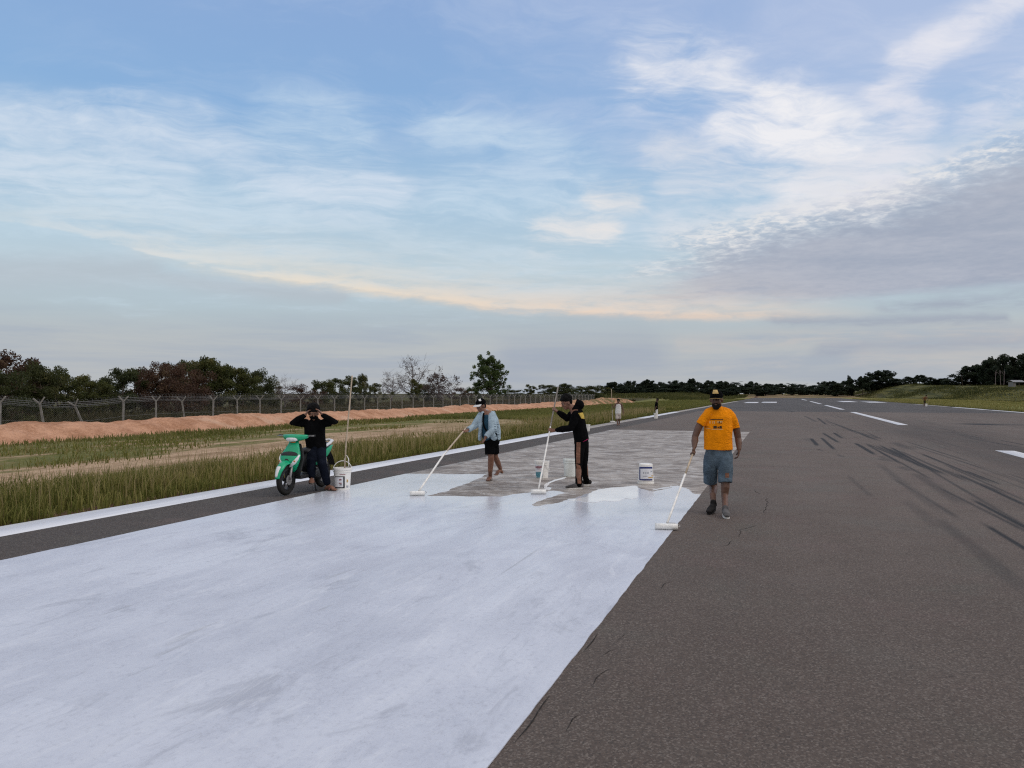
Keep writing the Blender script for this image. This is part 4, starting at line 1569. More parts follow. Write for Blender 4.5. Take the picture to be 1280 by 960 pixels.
# ================================================================== boy in the black hoodie
def make_boy():
    F = Fig(640, 470, 5.645, 12.95, G(721, 610.5), 'boy in a black hooded top and tan-striped black trousers, bent over an upright pole')
    J, root, r, v = F.J, F.root, F.r, F.v
    skin = new()
    hc = J(385, 188)
    hf = (-r * .86 - v * .38 - UPZ * .42).normalized()
    hu = (UPZ + hf * .42).normalized()
    head_geo(skin, hc, hf, hu, .98)
    chain_geo(skin, [(J(402, 205, .0), .052), (J(425, 228), .055), (J(440, 250), .07)], r)
    chain_geo(skin, [(J(452, 262), .10, .15), (J(468, 330), .10, .14), (J(485, 440), .095, .14)], r)
    rp = F.g(186, 836)
    low = P(*F.px(186, 806), depth_of(rp) + .05)
    hA = J(283, 384, -.20)          # near hand, low on the pole
    ptop = J(325, 76, .52)
    dirp = (ptop - low).normalized()

    def on_pole(x, y):
        """point of the pole nearest the view ray"""
        d = ray(*F.px(x, y)).normalized()
        w0 = low - CPOS
        b = dirp.dot(d); dd = dirp.dot(w0); e = d.dot(w0)
        s = (b * e - dd) / (1 - b * b)
        return low + dirp * s
    qA, qB = on_pole(277, 384), on_pole(303, 238)
    wA = qA + (J(325, 384, -.2) - J(283, 384, -.2)) * 1.0 + v * .03
    wB = qB + (J(328, 255) - J(300, 238)) + v * .02
    sA, sB = J(452, 272, -.16), J(440, 262, .17)
    eA = J(415, 368, -.20); eB = J(388, 298, .20)
    chain_geo(skin, [(sA, .05), (eA, .042), (eA.lerp(wA, .4), .040), (wA, .028)], v)
    chain_geo(skin, [(sB, .05), (eB, .042), (eB.lerp(wB, .4), .040), (wB, .028)], v)
    grip_hand(skin, wA, qA, -dirp, .95); grip_hand(skin, wB, qB, -dirp, .95)
    fN = F.g(470, 800); fFar = F.g(528, 776)
    aN = Vector((fN.x, fN.y, .10)); aF = Vector((fFar.x, fFar.y, .10))
    kN, kF = J(470, 620, -.10), J(510, 612, .10)
    chain_geo(skin, [(J(480, 470, -.08), .075), (kN, .055), (kN.lerp(aN, .35), .052), (aN, .036)], v)
    chain_geo(skin, [(J(500, 470, .08), .075), (kF, .055), (kF.lerp(aF, .35), .052), (aF, .036)], v)
    tN = aN - r * .21 - v * .04; tN.z = .03
    tF = aF - r * .20 - v * .02; tF.z = .03
    foot_geo(skin, aN, tN + r * .05, .68); foot_geo(skin, aF, tF + r * .05, .68)
    fuse('body', skin, M_SKIN2, root, .0065, 3)
    eyes(root, hc, hf, hu, .98)
    a = new(); hair_geo(a, hc + UPZ * .008, hf, hu, 1.0, 4, amp=1.15, tufts=110)
    R_, F_, U_ = frame(hf, hu)
    for k in range(-3, 4):
        ell_geo(a, hc + U_ * .088 + F_ * (.070 - abs(k) * .004) + R_ * k * .018, (R_, F_, U_), (.018, .030, .020), 8, 6)
    fuse('hair', a, M_HAIR, root, .007, 1, .006, 40, 2)
    # hooded top
    s = new()
    chain_geo(s, [(J(442, 236), .075, .085), (J(455, 256), .115, .165), (J(463, 300), .125, .175), (J(472, 350), .125, .17), (J(482, 400), .125, .168), (J(490, 448), .130, .168)], r)
    chain_geo(s, [(sA, .082), (sA.lerp(eA, .55), .075), (eA, .066), (eA.lerp(wA, .5), .058), (eA.lerp(wA, .92), .042)], v)
    chain_geo(s, [(sB, .082), (sB.lerp(eB, .55), .075), (eB, .066), (eB.lerp(wB, .5), .056), (eB.lerp(wB, .9), .040)], v)
    ho = fuse('hooded_top', s, M_BLACKC, root, .008, 4, .010, 9, 11)
    a = new()
    ell_geo(a, J(476, 205, .03), (r, v, UPZ), (.085, .13, .085), 16, 10)
    ell_geo(a, J(458, 232, .02), (r, v, UPZ), (.085, .12, .075), 16, 10)
    ell_geo(a, J(466, 186, .05), (r, v, UPZ), (.042, .06, .06), 12, 8)
    hd = fuse('hood', a, M_BLACKC, root, .008, 3, .010, 14, 4); hd.parent = ho
    zq = lambda x, y: (640 + x / 5.645, 470 + y / 5.645)
    decal('back_print', ho, [zq(466, 262), zq(500, 258), zq(512, 302), zq(490, 300)], M_YELLOW, ho, 4, 4, .004)
    a = new()
    chain_geo(a, [(J(492, 446), .118, .155), (J(497, 460), .126, .165)], r, 14, False)
    fuse('undershirt', a, M_MAGENTA, root, .008, 2, .006, 12, 3)
    s = new()
    chain_geo(s, [(J(488, 446), .115, .15), (J(490, 475), .12, .15)], r)
    chain_geo(s, [(J(482, 470, -.07), .098, .10), (J(474, 560, -.09), .080, .086), (kN, .066, .072), (J(470, 700, -.12), .060, .066), (aN - UPZ * .02, .062, .066)], r)
    chain_geo(s, [(J(502, 470, .07), .098, .10), (J(508, 560, .09), .076, .082), (kF, .060, .068), (J(512, 700, .12), .054, .06), (aF - UPZ * .02, .056, .06)], r)
    tr_ = fuse('trousers', s, M_BLACKC, root, .008, 3, .009, 10, 5)
    t2 = bvh(tr_)
    pan = [(457, 484, 468), (455, 483, 500), (453, 481, 560), (453, 480, 618), (456, 484, 640), (458, 485, 690), (461, 487, 720), (464, 488, 760)]
    for k in range(len(pan) - 1):
        g = 7 if k in (3, 5) else 0
        a0, b0, y0 = pan[k]; a1, b1, y1 = pan[k + 1]
        decal('side_panel', tr_, [zq(a0, y0), zq(b0, y0 + g * 2), zq(b1, y1 - 1 + g * 3), zq(a1, y1 - 1)], M_TAN, tr_, 5, 5, .004, t2)
    shoe(root, aN, tN, M_SHOE, M_SOLE, .98)
    shoe(root, aF, tF, M_DKSHOE, M_SOLE, .98)
    roller(rp, [ptop, qB, qA, low], r + v * .10, .25, 'paint roller on a straight grey pole held upright by the boy in black', r=.013, mat=M_PALE)


make_boy()


# ================================================================== man in the pale blue shirt
def make_blue_man():
    F = Fig(500, 480, 6.4, 13.8, G(611, 602), 'man in an open pale blue shirt, black shorts and white-peaked cap, pushing a roller')
    J, root, r, v = F.J, F.root, F.r, F.v
    skin = new()
    hc = J(648, 172)
    hf = (-r * .75 - v * .60 - UPZ * .28).normalized()
    hu = (UPZ + hf * .28).normalized()
    head_geo(skin, hc, hf, hu, .98)
    chain_geo(skin, [(J(655, 195), .052), (J(672, 222), .056), (J(685, 245), .08)], r)
    chain_geo(skin, [(J(692, 250), .13, .10), (J(706, 320), .14, .10), (J(730, 410), .14, .11)], r)
    rp = F.g(138, 896)
    low = P(*F.px(150, 858), depth_of(rp) + .10)
    h1 = J(512, 372, -.24)
    mid = P(*F.px(345, 572), (depth_of(low) * .55 + depth_of(h1) * .45))
    dirp = (h1 - mid).normalized()
    ptop = h1 + dirp * .16
    sF, sN = J(655, 245, .05), J(728, 258, -.06)
    eF, wF = J(596, 338, -.06), J(546, 366, -.18)
    eN, wN = J(745, 362, -.16), J(684, 428, -.24)
    chain_geo(skin, [(sF, .052), (eF, .043), (eF.lerp(wF, .4), .042), (wF, .029)], v)
    chain_geo(skin, [(sN, .052), (eN, .043), (eN.lerp(wN, .4), .042), (wN, .029)], v)
    grip_hand(skin, wF, h1, dirp)
    open_hand(skin, wN, (-UPZ * .8 - r * .45), (-v * .2 - r * .8 - UPZ * .2), .8, 1.0, -1)
    fN = F.g(722, 772); aN = Vector((fN.x, fN.y, .085))
    kN = J(728, 585, -.05)
    tN = aN - v * .17 - r * .05; tN.z = .025
    chain_geo(skin, [(J(722, 470), .085), (kN, .058), (J(726, 640, .0), .056), (J(722, 690, .01), .046), (aN, .036)], r)
    foot_geo(skin, aN, tN)
    kR = J(760, 580, .12)
    aR = J(803, 676, .42); aR.z = max(aR.z, .17)
    tR = F.g(772, 760); tR = Vector((tR.x, tR.y, .03))
    chain_geo(skin, [(J(748, 470, .04), .085), (kR, .058), (J(782, 628, .26), .055), (aR.lerp(kR, .25), .045), (aR, .036)], r)
    foot_geo(skin, aR, aR - v * .10 - r * .10 - UPZ * .11)
    fuse('body', skin, M_SKIN2, root, .0065, 3)
    eyes(root, hc, hf, hu, .98)
    R_, F_, U_ = frame(hf, hu)
    a = new(); hair_geo(a, hc - U_ * .01, hf, hu, .93, 6, amp=.6, tufts=30)
    fuse('hair', a, M_HAIR, root, .007, 2)
    cap = cap_parts(root, hc + U_ * .004, hf, hu, M_BLACKC, M_WHITEC, 1.03)
    zq = lambda x, y: (500 + x / 6.4, 480 + y / 6.4)
    decal('cap_badge', cap, [zq(628, 122), zq(645, 118), zq(650, 136), zq(632, 138)], M_WHITEC, cap, 4, 4, .003)
    # dark t-shirt under the open shirt
    a = new()
    chain_geo(a, [(J(685, 238, -.0), .07, .07), (J(690, 262, -.02), .14, .10), (J(702, 330, -.02), .155, .115), (J(718, 400, -.02), .155, .12), (J(722, 425, -.02), .15, .12)], r)
    fuse('t_shirt', a, M_NAVY, root, .008, 3, .006, 10, 1)
    s = new()
    # shirt: back and two hanging fronts, open at the chest
    chain_geo(s, [(J(692, 228, .03), .06, .06), (J(712, 246, .03), .125, .105), (J(735, 300, .03), .125, .125), (J(748, 350, .03), .125, .13), (J(758, 400, .03), .12, .13), (J(766, 445, .04), .100, .12)], r, 16, (True, False))
    chain_geo(s, [(J(662, 238, -.03), .055, .075), (J(648, 300, -.06), .045, .075), (J(642, 360, -.07), .036, .07), (J(638, 420, -.06), .034, .062), (J(639, 448, -.05), .032, .06)], r, 14, (True, False))
    chain_geo(s, [(J(726, 250, -.07), .055, .06), (J(728, 320, -.11), .055, .05), (J(735, 400, -.11), .055, .05), (J(752, 440, -.09), .06, .04)], r)
    chain_geo(s, [(sF, .075), (sF.lerp(eF, .5), .072), (eF, .064), (eF.lerp(wF, .55), .058), (wF, .052)], v, 14, (True, False))
    chain_geo(s, [(sN, .078), (sN.lerp(eN, .5), .074), (eN, .066), (eN.lerp(wN, .55), .058), (eN.lerp(wN, .92), .052)], v, 14, (True, False))
    so = fuse('shirt', s, M_BLUESH, root, .0075, 2, .014, 10, 9)
    a = new()
    chain_geo(a, [(J(668, 232, -.09), .016, .006), (J(664, 300, -.17), .016, .006), (J(676, 350, -.18), .016, .006), (J(700, 385, -.19), .016, .006)], r, 8)
    plain('shoulder_strap', a, M_BLACKC, root)
    # faint grid on the shirt tail
    t2 = bvh(so)
    for y in range(318, 440, 20):
        decal('shirt_stripe', so, [zq(752 + (y - 318) * .12, y), zq(790, y + 6), zq(790, y + 9), zq(752 + (y - 318) * .12, y + 3)], M_NAVY, so, 5, 1, .003, t2)
    s = new()
    chain_geo(s, [(J(735, 395), .15, .125), (J(732, 440), .155, .13), (J(732, 470), .15, .125)], r)
    chain_geo(s, [(J(722, 455, -.03), .098, .11), (J(720, 520, -.04), .098, .105), (J(722, 562, -.05), .096, .102)], r, 16, (True, False))
    chain_geo(s, [(J(746, 455, .05), .095, .11), (J(754, 520, .08), .092, .10), (J(756, 556, .10), .092, .098)], r, 16, (True, False))
    fuse('shorts', s, M_BLACKC, root, .008, 4, .007, 9, 2)
    # thong sandals
    for an, to in ((aN, tN),):
        h = to - an; h.z = 0; h.normalize(); sd = h.cross(UPZ)
        V, Fc = new()
        n = 16
        for z in (.001, .018):
            for k in range(n):
                t = 2 * math.pi * k / n
                p = an + h * (.055 + .135 * math.cos(t)) + sd * (.045 * math.sin(t))
                V.append(Vector((p.x, p.y, z)))
        for k in range(n): Fc.append((k, (k + 1) % n, n + (k + 1) % n, n + k))
        Fc.append(tuple(range(n - 1, -1, -1))); Fc.append(tuple(range(n, 2 * n)))
        sa = plain('sandal', (V, Fc), M_SANDAL, root, False)
        pts = [an + h * .06 + sd * .05 + UPZ * -.06, an + h * .09 + sd * .02 - UPZ * .02, an + h * .14 - UPZ * .055]
        pts2 = [an + h * .06 - sd * .05 + UPZ * -.06, an + h * .09 - sd * .02 - UPZ * .02, an + h * .14 - UPZ * .055]
        st = plain('sandal_strap', tubes_mesh([(pts, [.007] * 3), (pts2, [.007] * 3)], 6), M_WHITEC, root); st.parent = sa
    roller(rp, [ptop, h1, mid, low], r + v * .15, .24, 'paint roller on a long yellowish pole reaching from the man in pale blue', r=.015)


make_blue_man()


# ================================================================== scooter
M_GREEN, bgreen = new_mat('green_plastic', .28, .5)
setc(bgreen, mixc(sstep(noise(objcoord(), 6.0, 4), .3, .7), (0.001, 0.29, 0.130), (0.002, 0.38, 0.180)))
setv(bgreen, 'Roughness', 0.24 + noise(objcoord(), 25.0, 4) * 0.2)
M_WPLAST = simple_mat('white_plastic', (0.72, 0.72, 0.72), .35, .5, var=.06)
M_LENS, bl = new_mat('clear_lens', .12, .6)
setc(bl, mixc(sstep(noise(objcoord(), 40.0, 2), .4, .6), (0.62, 0.62, 0.64), (0.78, 0.77, 0.76)))
M_TYRE = simple_mat('tyre', (0.020, 0.019, 0.018), .85, .2, scale=40, bmp=.5)
M_DKPL = simple_mat('dark_plastic', (0.018, 0.018, 0.019), .55, .4)
M_SEAT = simple_mat('seat_vinyl', (0.022, 0.022, 0.024), .5, .4)
M_ALU = simple_mat('alloy', (0.32, 0.31, 0.30), .4, .5, .7)
M_REDL = simple_mat('red_lens', (0.36, 0.01, 0.008), .2, .5)
M_AMBER = simple_mat('amber_lens', (0.55, 0.16, 0.02), .2, .5)


def rings_obj(name, rings, mat, parent, caps=True, smooth=True):
    n = len(rings[0])
    V = [p for rg in rings for p in rg]
    F = []
    for i in range(len(rings) - 1):
        for k in range(n):
            F.append((i * n + k, i * n + (k + 1) % n, (i + 1) * n + (k + 1) % n, (i + 1) * n + k))
    if caps:
        F.append(tuple(range(n - 1, -1, -1))); F.append(tuple((len(rings) - 1) * n + k for k in range(n)))
    me_o = mesh_obj(name, V, F, mat, parent, smooth)
    bm = bmesh.new(); bm.from_mesh(me_o.data); bmesh.ops.recalc_face_normals(bm, faces=bm.faces[:]); bm.to_mesh(me_o.data); bm.free()
    return me_o


def sring(c, a, b, ra, rb, n=22, p=2.6):
    out = []
    for k in range(n):
        t = 2 * math.pi * k / n
        ct, st = math.cos(t), math.sin(t)
        x = math.copysign(abs(ct) ** (2 / p), ct) * ra
        y = math.copysign(abs(st) ** (2 / p), st) * rb
        out.append(Vector(c) + Vector(a) * x + Vector(b) * y)
    return out


XA, YA, ZA = Vector((1, 0, 0)), Vector((0, 1, 0)), Vector((0, 0, 1))


def make_scooter():
    fw = G(357.5, 619.0)
    hd = (FWD * -.96 + RGT * -.27).normalized()        # heading, toward the camera and a little to the left
    root = empty('motor_scooter', (fw - hd * .62 * .91)[:], math.atan2(hd.y, hd.x))
    root.scale = (.91, .91, .91)
    tag(root, 'green motor scooter with white corner lamps, parked under its rider on the dark strip', 'scooter')
    R_OUT = .275

    def wheel(name, x):
        c = Vector((x, 0, R_OUT))
        V, F = [], []
        n, m = 40, 12
        for i in range(n):
            a = 2 * math.pi * i / n
            for k in range(m):
                b = 2 * math.pi * k / m
                rr = R_OUT - .045 + .045 * math.cos(b)
                V.append(c + Vector((math.cos(a) * rr, .042 * math.sin(b), math.sin(a) * rr)))
        for i in range(n):
            for k in range(m):
                F.append((i * m + k, ((i + 1) % n) * m + k, ((i + 1) % n) * m + (k + 1) % m, i * m + (k + 1) % m))
        w = mesh_obj(name, V, F, M_TYRE, root, True)
        # rim: hoop, hub and five spokes fused in one casting
        bm = bmesh.new()
        for k in range(5):
            a = 2 * math.pi * k / 5 + .3
            rot = Matrix.Rotation(-a, 3, 'Y')
            box_bm(bm, c + rot @ Vector((.095, 0, 0)), (.15, .028, .030), rot)
        me = bpy.data.meshes.new('t'); bm.to_mesh(me); bm.free()
        V = [v.co.copy() for v in me.vertices]; F = [tuple(p.vertices) for p in me.polygons]
        bpy.data.meshes.remove(me)
        b0 = len(V)
        prof = [(.200, -.030), (.200, .030), (.172, .034), (.166, .0), (.172, -.034)]
        for i in range(n):
            a = 2 * math.pi * i / n
            for rr, y in prof: V.append(c + Vector((math.cos(a) * rr, y, math.sin(a) * rr)))
        for i in range(n):
            for k in range(5):
                F.append((b0 + i * 5 + k, b0 + ((i + 1) % n) * 5 + k, b0 + ((i + 1) % n) * 5 + (k + 1) % 5, b0 + i * 5 + (k + 1) % 5))
        acc = (V, F); chain_geo(acc, [(c - YA * .055, .034), (c + YA * .055, .034)], XA, 14, False)
        rim = mesh_obj('rim', V, F, M_DKPL if x > 0 else M_DKPL, w)
        a = new(); chain_geo(a, [(c + YA * .060, .090), (c + YA * .064, .090)], XA, 28, False)
        d = mesh_obj('brake_disc', a[0], a[1], M_ALU, w)
        return w
    wheel('front_wheel', .62); wheel('rear_wheel', -.62)
    for s in (-1, 1):
        mesh_obj('fork_leg', *tubes_mesh([([(.62, s * .075, .275), (.585, s * .075, .40), (.50, s * .06, .66)], [.020, .024, .020])], 10), M_ALU, root, True)
    # front mudguard
    V, F = [], []
    c = Vector((.62, 0, R_OUT))
    n, m = 22, 9
    rings = []
    for i in range(n + 1):
        t = i / n
        a = math.radians(8 + 128 * t)
        wd = .082 * (.45 + .55 * min(1, t * 3.2)) * (1 - .25 * max(0, t - .7))
        top, bot = [], []
        for k in range(m):
            u = -1 + 2 * k / (m - 1)
            rr = R_OUT + .055 + .02 * math.sin(math.pi * t) - .055 * u * u
            top.append(c + Vector((math.cos(a) * rr, u * wd, math.sin(a) * rr)))
            bot.append(c + Vector((math.cos(a) * (rr - .012), u * wd * .96, math.sin(a) * (rr - .012))))
        rings.append(top + bot[::-1])
    fd = rings_obj('front_mudguard', rings, M_GREEN, root)
    tip = [[p + (p - c).normalized() * .003 for p in rg[2:m - 2]] + [p + (p - c).normalized() * .001 for p in reversed(rg[2:m - 2])] for rg in rings[1:8]]
    rings_obj('mudguard_flash', tip, M_WPLAST, fd)
    # front apron
    rings = []
    for z, cx, rx, ry in ((.40, .435, .045, .060), (.45, .455, .065, .100), (.52, .485, .090, .150), (.58, .510, .105, .185), (.64, .505, .105, .200), (.70, .475, .090, .195),
                          (.77, .440, .070, .165), (.84, .405, .055, .130), (.91, .375, .046, .100), (.965, .355, .040, .085)):
        rings.append(sring((cx, 0, z), XA, YA, rx, ry, 26, 2.3))
    ap = rings_obj('front_apron', rings, M_GREEN, root)
    for s in (-1, 1):
        a = new()
        pts = [((.495, s * .190, .705), .018, .012), ((.545, s * .178, .645), .030, .016), ((.585, s * .140, .585), .036, .018), ((.590, s * .085, .535), .030, .016), ((.575, s * .035, .505), .014, .010)]
        chain_geo(a, [(Vector(p), ra, rb) for p, ra, rb in pts], ZA, 12)
        ln = mesh_obj('corner_lamp', a[0], a[1], M_LENS, root, True)
        a = new(); ell_geo(a, Vector((.592, s * .148, .605)), (XA, YA, ZA), (.014, .020, .016), 10, 8)
        mesh_obj('indicator_bulb', a[0], a[1], M_AMBER, ln, True)
    a = new(); ell_geo(a, (.520, 0, .715), (Vector((.88, 0, .47)), YA, Vector((-.47, 0, .88))), (.040, .172, .062), 18, 12)
    mesh_obj('grille', a[0], a[1], M_DKPL, root, True)
    a = new(); ell_geo(a, (.606, 0, .610), (XA, YA, ZA), (.012, .050, .040), 14, 8)
    mesh_obj('nose_badge', a[0], a[1], M_DKPL, root, True)
    rings = [sring((x, 0, z), YA, Vector((.3, 0, 0)), w, .06, 20, 3) for x, z, w in ((.40, .30, .14), (.39, .45, .18), (.36, .62, .20), (.33, .78, .17), (.31, .90, .11))]
    rings_obj('leg_shield', rings, M_DKPL, root)
    # handlebar cowl, headlamp, bars
    rings = []
    for y, rx, rz, cx, cz in ((-.25, .030, .026, .31, 1.035), (-.20, .060, .042, .335, 1.025), (-.12, .095, .058, .36, 1.015), (0, .118, .066, .375, 1.010), (.12, .095, .058, .36, 1.015), (.20, .060, .042, .335, 1.025), (.25, .030, .026, .31, 1.035)):
        rings.append(sring((cx, y, cz), XA, ZA, rx, rz, 20, 2.4))
    cw = rings_obj('handlebar_cowl', rings, M_GREEN, root)
    rings = []
    for y, rx, rz, cx, cz in ((-.115, .02, .018, .435, .985), (-.08, .040, .034, .450, .985), (0, .048, .042, .462, .985), (.08, .040, .034, .450, .985), (.115, .02, .018, .435, .985)):
        rings.append(sring((cx, y, cz), XA, ZA, rx, rz, 18, 2.2))
    rings_obj('headlight', rings, M_LENS, root)
    a = new(); ell_geo(a, (.395, 0, .935), (XA, YA, ZA), (.035, .06, .020), 12, 8)
    mesh_obj('horn_cover', a[0], a[1], M_AMBER, root, True)
    hb = mesh_obj('handlebar', *tubes_mesh([([(.27, -.36, 1.045), (.30, -.2, 1.035), (.31, 0, 1.02), (.30, .2, 1.035), (.27, .36, 1.045)], [.011] * 5)], 10), M_ALU, root, True)
    for s in (-1, 1):
        mesh_obj('grip', *tubes_mesh([([(.283, s * .25, 1.042), (.268, s * .37, 1.046)], [.018, .018])], 12), M_DKPL, hb, True)
        mesh_obj('brake_lever', *tubes_mesh([([(.33, s * .23, 1.04), (.345, s * .30, 1.045), (.325, s * .38, 1.045)], [.007, .006, .007])], 8), M_ALU, hb, True)
    # floor, seat, tail
    bm = bmesh.new(); box_bm(bm, (.12, 0, .30), (.54, .34, .07)); bm_obj('footboard', bm, M_DKPL, root, False, .02)
    rings = [sring((x, 0, z), YA, ZA, w, h, 20, 2.8) for x, z, w, h in ((.02, .735, .08, .03), (-.06, .755, .11, .045), (-.25, .765, .13, .05), (-.42, .785, .135, .05), (-.60, .815, .12, .045), (-.74, .835, .085, .03))]
    rings_obj('seat', rings, M_SEAT, root)
    rings = [sring((x, 0, z), YA, ZA, w, h, 20, 3) for x, z, w, h in ((.0, .55, .10, .20), (-.2, .58, .125, .16), (-.45, .64, .12, .12), (-.7, .72, .10, .08), (-.84, .77, .06, .045))]
    rings_obj('rear_frame_cover', rings, M_DKPL, root)
    for s in (-1, 1):
        rings = [sring((x, s * y, z), YA, ZA, t, h, 16, 2.4) for x, z, h, t, y in ((-.08, .52, .05, .018, .125), (-.22, .56, .085, .030, .140), (-.42, .63, .090, .032, .142), (-.62, .70, .072, .028, .128), (-.80, .765, .040, .018, .095), (-.90, .79, .012, .008, .070))]
        rings_obj('side_fairing', rings, M_GREEN, root)
    a = new()
    chain_geo(a, [(Vector(p), .024, .030) for p in ((-.48, .145, .80), (-.66, .140, .85), (-.82, .105, .89), (-.90, 0, .90), (-.82, -.105, .89), (-.66, -.140, .85), (-.48, -.145, .80))], ZA, 12)
    mesh_obj('grab_rail', a[0], a[1], M_WPLAST, root, True)
    a = new(); ell_geo(a, (-.90, 0, .77), (XA, YA, ZA), (.035, .085, .035), 12, 8)
    mesh_obj('tail_light', a[0], a[1], M_REDL, root, True)
    rings = [sring((x, 0, z), YA, Vector((.7, 0, .7)), w, .012, 14, 3) for x, z, w in ((-.80, .70, .07), (-.92, .56, .075), (-1.0, .40, .07))]
    rings_obj('rear_mudguard', rings, M_DKPL, root)
    rings = [sring((x, .09, z), YA, ZA, w, h, 16, 3) for x, z, w, h in ((-.10, .30, .05, .07), (-.25, .30, .065, .10), (-.45, .285, .055, .075), (-.64, .275, .045, .06), (-.70, .275, .03, .04))]
    rings_obj('engine_case', rings, M_DKPL, root)
    mesh_obj('engine_block', *tubes_mesh([([(-.02, 0, .36), (-.20, 0, .34), (-.36, 0, .33)], [.075, .11, .09])], 14), M_ALU, root, True)
    mesh_obj('exhaust', *tubes_mesh([([(.0, -.10, .24), (-.25, -.14, .24), (-.40, -.16, .30), (-.82, -.17, .40), (-.90, -.17, .42)], [.018, .02, .045, .052, .03])], 14), M_DKPL, root, True)
    mesh_obj('shock_absorber', *tubes_mesh([([(-.60, .11, .32), (-.55, .10, .62)], [.028, .028])], 10), M_ALU, root, True)
    mesh_obj('side_stand', *tubes_mesh([([(-.02, .13, .27), (-.02, .20, .14), (.02, .25, .012)], [.012, .012, .014])], 8), M_DKPL, root, True)
    mesh_obj('swing_arm', *tubes_mesh([([(-.20, -.08, .29), (-.62, -.085, .275)], [.03, .026])], 8), M_DKPL, root, True)
    return root


scooter = make_scooter()


def make_rider():
    F = Fig(330, 460, 5.3333, 12.72, G(400, 612), 'person in black astride the green scooter, both hands raised to the head')
    J, root, r, v = F.J, F.root, F.r, F.v
    skin = new()
    hc = J(330, 300, -.05)
    hf = (-v + r * .05 - UPZ * .22).normalized(); hu = (UPZ + hf * .22).normalized()
    head_geo(skin, hc, hf, hu, 1.0)
    chain_geo(skin, [(J(332, 322), .054), (J(336, 345), .060), (J(338, 362), .08)], r)
    chain_geo(skin, [(J(338, 370), .15, .09), (J(342, 440), .15, .10), (J(352, 540), .15, .11)], r)
    sL, sR = J(278, 366), J(402, 366)
    eL, wL = J(192, 366, -.10), J(272, 316, -.12)
    eR, wR = J(474, 362, -.10), J(390, 314, -.12)
    chain_geo(skin, [(sL, .05), (eL, .042), (eL.lerp(wL, .4), .040), (wL, .029)], v)
    chain_geo(skin, [(sR, .05), (eR, .042), (eR.lerp(wR, .4), .040), (wR, .029)], v)
    open_hand(skin, wL, (r * .55 + UPZ * .75 - v * .1), (r * .9 - UPZ * .4), .45, 1.0, 1)
    open_hand(skin, wR, (-r * .55 + UPZ * .75 - v * .1), (-r * .9 - UPZ * .4), .45, 1.0, -1)
    hipR, hipL = J(372, 548, .0), J(332, 548, .02)
    fR = G(*F.px(425, 818)); aR = Vector((fR.x, fR.y, .10))
    kR = J(388, 635, -.30)
    chain_geo(skin, [(hipR, .09), (kR, .062), (kR.lerp(aR, .35), .056), (aR, .038)], v)
    kL = J(314, 620, -.30); aL = J(318, 728, -.26)
    chain_geo(skin, [(hipL, .09), (kL, .062), (kL.lerp(aL, .35), .056), (aL, .038)], v)
    tR = aR + r * .13 - v * .15; tR.z = .03
    foot_geo(skin, aR, tR)
    tL = aL - v * .17 - UPZ * .07
    foot_geo(skin, aL, tL)
    fuse('body', skin, M_SKIN2, root, .0065, 3)
    eyes(root, hc, hf, hu)
    a = new(); hair_geo(a, hc + UPZ * .01, hf, hu, 1.08, 8, amp=1.2, tufts=120)
    fuse('hair', a, M_HAIR, root, .007, 1, .005, 40, 2)
    R_, F_, U_ = frame(hf, hu)
    a = new(); ell_geo(a, hc - U_ * .055 + F_ * .03, (R_, F_, U_), (.072, .078, .055), 16, 10)
    fuse('face_mask', a, M_BLACKC, root, .007, 2)
    s = new()
    chain_geo(s, [(J(336, 340), .07, .075), (J(338, 358), .15, .10), (J(338, 385), .182, .125), (J(341, 440), .172, .13), (J(346, 500), .172, .135), (J(350, 535), .175, .14)], r)
    chain_geo(s, [(sL, .078), (sL.lerp(eL, .5), .070), (eL, .062), (eL.lerp(wL, .5), .055), (eL.lerp(wL, .97), .042)], v)
    chain_geo(s, [(sR, .078), (sR.lerp(eR, .5), .070), (eR, .062), (eR.lerp(wR, .5), .055), (eR.lerp(wR, .97), .042)], v)
    fuse('long_sleeved_top', s, M_BLACKC, root, .008, 4, .009, 9, 5)
    s = new()
    chain_geo(s, [(J(350, 528), .168, .14), (J(352, 560), .165, .14)], r)
    chain_geo(s, [(hipR, .105), (hipR.lerp(kR, .55), .092), (kR, .078), (kR.lerp(aR, .5), .072), (aR.lerp(kR, .12), .062)], v)
    chain_geo(s, [(hipL, .105), (hipL.lerp(kL, .55), .092), (kL, .078), (kL.lerp(aL, .5), .072), (aL.lerp(kL, .1), .062)], v)
    fuse('jeans', s, M_DENIM, root, .008, 4, .008, 9, 8)
    # sandals
    for an, to, gr in ((aR, tR, True), (aL, tL, False)):
        h = to - an; h.z = 0; h.normalize(); sd = h.cross(UPZ)
        zb = 0.001 if gr else an.z - .10
        V, Fc = new(); n = 16
        for z in (zb, zb + .022):
            for k in range(n):
                t = 2 * math.pi * k / n
                p = an + h * (.055 + .140 * math.cos(t)) + sd * (.048 * math.sin(t))
                V.append(Vector((p.x, p.y, z)))
        for k in range(n): Fc.append((k, (k + 1) % n, n + (k + 1) % n, n + k))
        Fc.append(tuple(range(n - 1, -1, -1))); Fc.append(tuple(range(n, 2 * n)))
        sa = plain('sandal', (V, Fc), M_SANDAL, root, False)
        b = an + h * .08 - UPZ * .055
        a = new(); chain_geo(a, [(b + sd * .05 - UPZ * .02, .02, .005), (b + sd * .03 + UPZ * .022, .022, .005), (b - sd * .03 + UPZ * .022, .022, .005), (b - sd * .05 - UPZ * .02, .02, .005)], h, 8)
        st = plain('sandal_strap', a, simple_mat('red_strap', (0.16, 0.05, 0.045), .8), root); st.parent = sa
    return root


make_rider()


